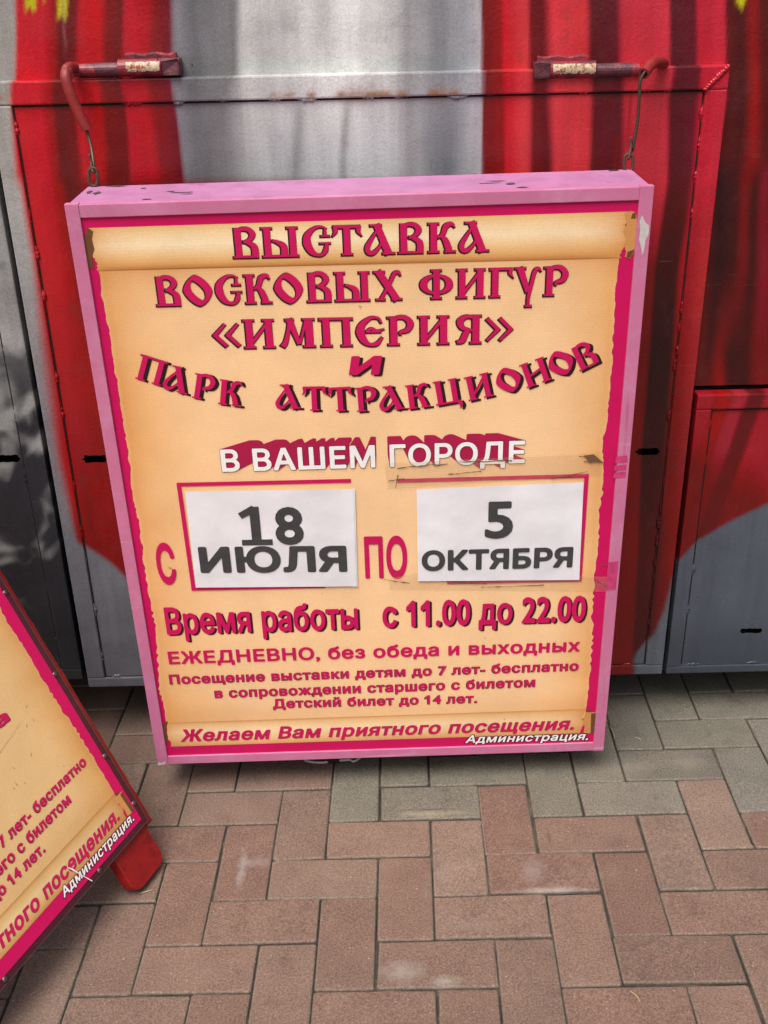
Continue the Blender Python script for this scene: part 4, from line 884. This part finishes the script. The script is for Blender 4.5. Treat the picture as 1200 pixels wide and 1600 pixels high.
# --- printed date sheets taped to the poster
def dated(name, quad, l1, l2, curlz, seed, label):
    q = np.array([sp(*t) for t in quad]); n = 24; V = []
    for a_ in range(n + 1):
        for b_ in range(n + 1):
            u_, v_ = a_ / n, b_ / n; p = q[3] * (1 - u_) * (1 - v_) + q[2] * u_ * (1 - v_) + q[1] * u_ * v_ + q[0] * (1 - u_) * v_
            lift = curlz * ((1 - u_) * (1 - v_)) ** 3 + .0011 * float(vnoise(u_ + .4 * v_, v_ - .3 * u_, .17, seed)); V.append((p[0], .0002 - lift, p[1]))
    F = [(a_ * (n + 1) + b_, (a_ + 1) * (n + 1) + b_, (a_ + 1) * (n + 1) + b_ + 1, a_ * (n + 1) + b_ + 1) for a_ in range(n) for b_ in range(n)]
    o = meshobj('date_sheet', V, F, M_PAPER, sign, smooth=True, label=label)
    for (s, bl, br, cap, off, spc) in (l1, l2):
        V, F, _, dr_ = (font_mesh(s, off, spc, 0) if s != '18' else eighteen(off)); (x0, z0), (x1, z1), zc = sp(*bl), sp(*br), sp(*cap)[1]; kx = (x1 - x0) / (V[:, 0].max() - V[:, 0].min()); kz = (zc - z0) / (CAPH + 2 * off); X_ = x0 + (V[:, 0] - V[:, 0].min()) * kx
        meshobj('lettering', np.stack([X_, -.0012 + dr_ * DROP, z0 + (X_ - x0) * (z1 - z0) / (x1 - x0) + (V[:, 1] + off) * kz], 1), F, M_INK, o)
    return o
dated('a', [(289, 768), (552, 764), (557, 916), (306, 918)], ('18', (377, 852), (476, 850), (375, 790), .03, 1.05), ('ИЮЛЯ', (314, 895), (543, 893), (310, 854), .045, 1.06), .0, 3, 'white sheet reading 18 июля')
dated('b', [(651, 765), (912, 753), (905, 906), (653, 908)], ('5', (757, 841), (801, 840), (755, 780), .028, 1.0), ('ОКТЯБРЯ', (659, 892), (894, 886), (657, 860), .045, 1.06), .0004, 7, 'white sheet reading 5 октября')
q = [sp(*t) for t in ((547, 765), (554.5, 763.5), (559, 917), (552, 918))]; meshobj('under_sheet', [(a_, .0006, b_) for a_, b_ in q], [(0, 3, 2, 1)], M_PAPER, sign)
# clear tape strips with grime along their edges
for quad in (((600, 724), (935, 708), (940, 742), (606, 765)), ((606, 905), (655, 895), (958, 902), (958, 925), (610, 922))):
    poly('tape_strip', quad, .0009 if quad[0][1] < 800 else .0010, M_TAPE)
def grime(pts, wd):
    parts = []
    for k, (p, q) in enumerate(pts):
        a_, b_ = np.array(sp(*p)), np.array(sp(*q)); n = 16; t = np.linspace(0, 1, n)[:, None]; C = a_ + (b_ - a_) * t; C[:, 1] += .0016 * (np.array([float(vnoise(c_[0], c_[1], .018, k)) for c_ in C]) - .5) * 2
        W_ = wd * (.3 + 1.2 * rng.random(n)); v, f = stroke(C, W_, 0, 1); mk('grime_streak', np.stack([v[:, 0], np.full(len(v), .0007 - .00002 * k), v[:, 1]], 1), f, M_DIRT, par=sheet_)
grime([((620, 733), (700, 725)), ((718, 722), (800, 720)), ((700, 741), (752, 738)), ((905, 713), (925, 716)), ((925, 716), (936, 723)), ((912, 722), (930, 721)), ((622, 742), (618, 762)), ((606, 752), (632, 748)), ((752, 918), (850, 914)), ((690, 908), (760, 912)), ((770, 899), (880, 897)), ((600, 905), (640, 912)), ((955, 880), (940, 882)), ((929, 905), (950, 918)), ((862, 748), (918, 738))], .0016)
poly('flap', [(912, 712), (928, 710), (937, 718), (944, 724), (930, 722), (922, 724), (917, 718)], .0004, M_DIRT)

# ------------------------------------------------------------------ wires that carry the sign
def hanger(hose, wire, link, label, mouth):
    t = thing('wire_hanger', label, 'hanger', group='wire hangers of the sign')
    v, f = tube(hose, .0090, 16, 10, hollow=.62 if mouth else 0.0); h = meshobj('hose_sleeve', v, f, M_HOSE, t, smooth=False)
    v, f = tube(wire, .0026, 10, 8); meshobj('wire', v, f, M_STEEL, t, smooth=True)
    a, b = np.array(link[0]), np.array(link[1]); c = (a + b) / 2; hl = np.linalg.norm(b - a) / 2; ax = (b - a) / np.linalg.norm(b - a); sx = np.array([1, 0, 0]) - ax * ax[0]; sx /= np.linalg.norm(sx); P = []
    for k in range(25):
        an = 2 * math.pi * k / 24; P.append(c + ax * (hl * math.sin(an) * .86 + .004 * np.sign(math.sin(an)) * (abs(math.sin(an)) > .3)) + sx * .0075 * math.cos(an))
    v, f = tube(P, .0026, 8, 2, cap=False); meshobj('chain_link', v, f, M_RUST, t, smooth=True)
    # the twisted tail of the wire through the link
    e = np.array(wire[-1]); v, f = tube([e + np.array([-.004, -.002, .022]), e + np.array([-.003, -.003, .008]), b + np.array([0, -.004, -.004]), b + np.array([.002, .004, -.003]), e], .0021, 8, 5); meshobj('wire_tail', v, f, M_RUST, t, smooth=True)
    return t
M_HOSE = mat_flat('red_rubber_hose', (146, 40, 38), .5, .8, var=.25, scale=40, bump=.001, bscale=200, vary=[(17, .62, .66, (120, 124, 134)), (46, .7, .74, (196, 176, 170))])
hanger([(-.3432, .366, 1.3727), (-.3481, .334, 1.3749), (-.3496, .3142, 1.3642), (-.3465, .3096, 1.3431), (-.3391, .3104, 1.3135), (-.3279, .3113, 1.2804)],
       [(-.3301, .3111, 1.2864), (-.327, .3105, 1.2714), (-.3225, .302, 1.249), (-.3180, .284, 1.2238)], [(-.3205, .2737, 1.198), (-.317, .2737, 1.2225)], 'wire and red hose hook holding the left end of the pink sign', False)
hanger([(.6293, .389, 1.3367), (.6147, .3575, 1.3412), (.5957, .3271, 1.3402), (.579, .3019, 1.3276)],
       [(.5827, .3019, 1.334), (.5742, .301, 1.3184), (.5738, .3025, 1.2944), (.5736, .3052, 1.2554), (.5675, .305, 1.2106)], [(.5619, .2988, 1.181), (.5605, .2988, 1.204)], 'wire and red hose hook holding the right end of the pink sign', True)

# ------------------------------------------------------------------ cable under the sign
v, f = tube([(-.16, .45, .004), (-.069, .303, .004), (-.057, .287, .004), (-.029, .280, .004), (-.002, .283, .005), (.031, .287, .004), (.058, .296, .004), (.16, .46, .004)], .0026, 8, 8)
cb = meshobj('cable', v, f, M_CABLE, smooth=True); cb['label'] = 'thin white cable lying on pavers under the pink sign'; cb['category'] = 'cable'
bm = bmesh.new(); add_box(bm, -.014, .012, .279, .288, .001, .011, .002); bmobj('connector', bm, M_BLACK, cb)

# ------------------------------------------------------------------ the A-frame board at the left
h = Vector((.36164179, .93231712, 0)); vv = Vector((-.4026415, .15618292, .90193496)); yy = vv.cross(h) * 1.0
yy = Vector((-.84088941, .32617738, -.43187188))
BM = Matrix(((h.x, yy.x, vv.x, -.32484124), (h.y, yy.y, vv.y, .00808182), (h.z, yy.z, vv.z, .095099), (0, 0, 0, 1)))
board = thing('a_frame_board', 'leaning A-frame board with parchment poster and red wooden legs', 'sandwich board', BM)
K = .825; BW, BH = SW * K, SH * K; BL = -BW
bm = bmesh.new(); add_box(bm, BL, 0, .0, .006, 0, BH, .001); bmobj('backing_panel', bm, M_MAROON, board)
def TB(V): V = np.asarray(V, float); return np.stack([(V[:, 0] - SW) * K, V[:, 1] * .8 - .0034, V[:, 2] * K], 1)
bs, mkb, lineb, polyb = poster(board, TB, SW, SH, frame_inset=.0185, is_board=True)
# aluminium edge strip along the board's rim
bm = bmesh.new(); add_box(bm, -.0006, .0008, -.0012, .0075, -.0008, BH); add_box(bm, BL, -.0008, -.0008, .0075, -.0008, .0005); bmobj('edge_strip', bm, M_SCREW, board)
for (x0, x1) in ((-.1, -.0032), (BL + .0035, BL + .1)):
    bm = bmesh.new(); add_box(bm, x0, x1, .0085, .032, -.0865, BH + .02)
    es = [e for e in bm.edges if abs(e.verts[0].co.z + .0865) < 1e-4 and abs(e.verts[1].co.z + .0865) < 1e-4 and abs(e.verts[0].co.x - e.verts[1].co.x) < 1e-5]
    bmesh.ops.bevel(bm, geom=es, offset=.022, segments=6, profile=.5, affect='EDGES')
    es = [e for e in bm.edges if e.calc_length() > .001]; bmesh.ops.bevel(bm, geom=es, offset=.002, segments=1, affect='EDGES')
    bmobj('leg', bm, M_RED, board)
bm = bmesh.new(); add_box(bm, -.003, .0165, .0085, .030, -.012, BH + .02, .002); 
bmesh.ops.subdivide_edges(bm, edges=[e for e in bm.edges if abs(e.verts[0].co.z - e.verts[1].co.z) > .5], cuts=60)
for q_ in bm.verts: q_.co.x += rng.normal(0, .0006)
bmobj('side_batten', bm, M_RED, board)
# the rear pair of legs, hinged at the top and splayed back to the ground
Mi = BM.inverted(); topw = BM @ Vector((-.05, .045, BH)); back = Vector((yy.x, yy.y, 0)).normalized()
for xx in (-.055, BL + .055):
    a_ = BM @ Vector((xx, .045, BH + .01)); b_ = Vector((a_.x, a_.y, 0)) + back * .42; b_.z = .0
    d = (a_ - b_).normalized(); s_ = Vector(h); n_ = d.cross(s_).normalized(); bm = bmesh.new()
    vs = []
    for p in (b_, a_):
        for (s1_, s2_) in ((-.045, -.012), (.045, -.012), (.045, .012), (-.045, .012)): 
            w_ = p + s_ * s1_ + n_ * s2_
            if p is b_: w_ -= d * (w_.z / d.z)
            vs.append(bm.verts.new(Mi @ w_))
    for f_ in ((0, 1, 2, 3), (7, 6, 5, 4), (0, 4, 5, 1), (1, 5, 6, 2), (2, 6, 7, 3), (3, 7, 4, 0)): bm.faces.new([vs[k] for k in f_])
    bmesh.ops.recalc_face_normals(bm, faces=bm.faces[:]); bmobj('rear_leg', bm, M_RED, board)
def screw(x, z):
    v, f = [], []; n = 14
    for r_, y_ in ((.0048, -.0008), (.0044, -.0026), (.002, -.0034)):
        for k in range(n): v.append((x + r_ * math.cos(2 * math.pi * k / n), y_, z + r_ * math.sin(2 * math.pi * k / n)))
    for i_ in range(2):
        for k in range(n): f.append((i_ * n + k, i_ * n + (k + 1) % n, (i_ + 1) * n + (k + 1) % n, (i_ + 1) * n + k))
    f.append(tuple(2 * n + k for k in range(n))); meshobj('screw', v, f, M_SCREW, board, smooth=True)
for (x, z) in ((-.0085, .045), (-.0085, .152), (-.0085, .33), (-.0085, .5), (-.0085, .68), (-.145, .0075), (-.39, .0075), (-.6, .0075)): screw(x, z)
# scrape through the print near the lower edge
V, F = stroke([(-.196, .058), (-.19, .048), (-.182, .03), (-.170, .006)], [.0008, .0028, .001, .0018], 0, 6)
V = np.array(V); meshobj('scrape', np.stack([V[:, 0], np.full(len(V), -.0038), V[:, 1]], 1), F, M_WHITE, board)
V, F = stroke([(-.42, .115), (-.25, .26), (-.12, .305)], [.0016, .0014, .0004], 0, 8)
meshobj('crease', np.stack([V[:, 0], np.full(len(V), -.0016), V[:, 1]], 1), F, M_WORN, board)
parts = []
for k in range(16):
    x, z = rng.uniform(-.3, -.07), rng.uniform(.17, .36); a_ = rng.uniform(.4, 2.2); l = rng.uniform(.002, .007)
    v, f = stroke([(x, z), (x + l * math.cos(a_), z + l * math.sin(a_))], [.0012, .0004]); meshobj('scuff_mark', np.stack([v[:, 0], np.full(len(v), -.00165 - k * .00001), v[:, 1]], 1), f, M_DIRT, board)
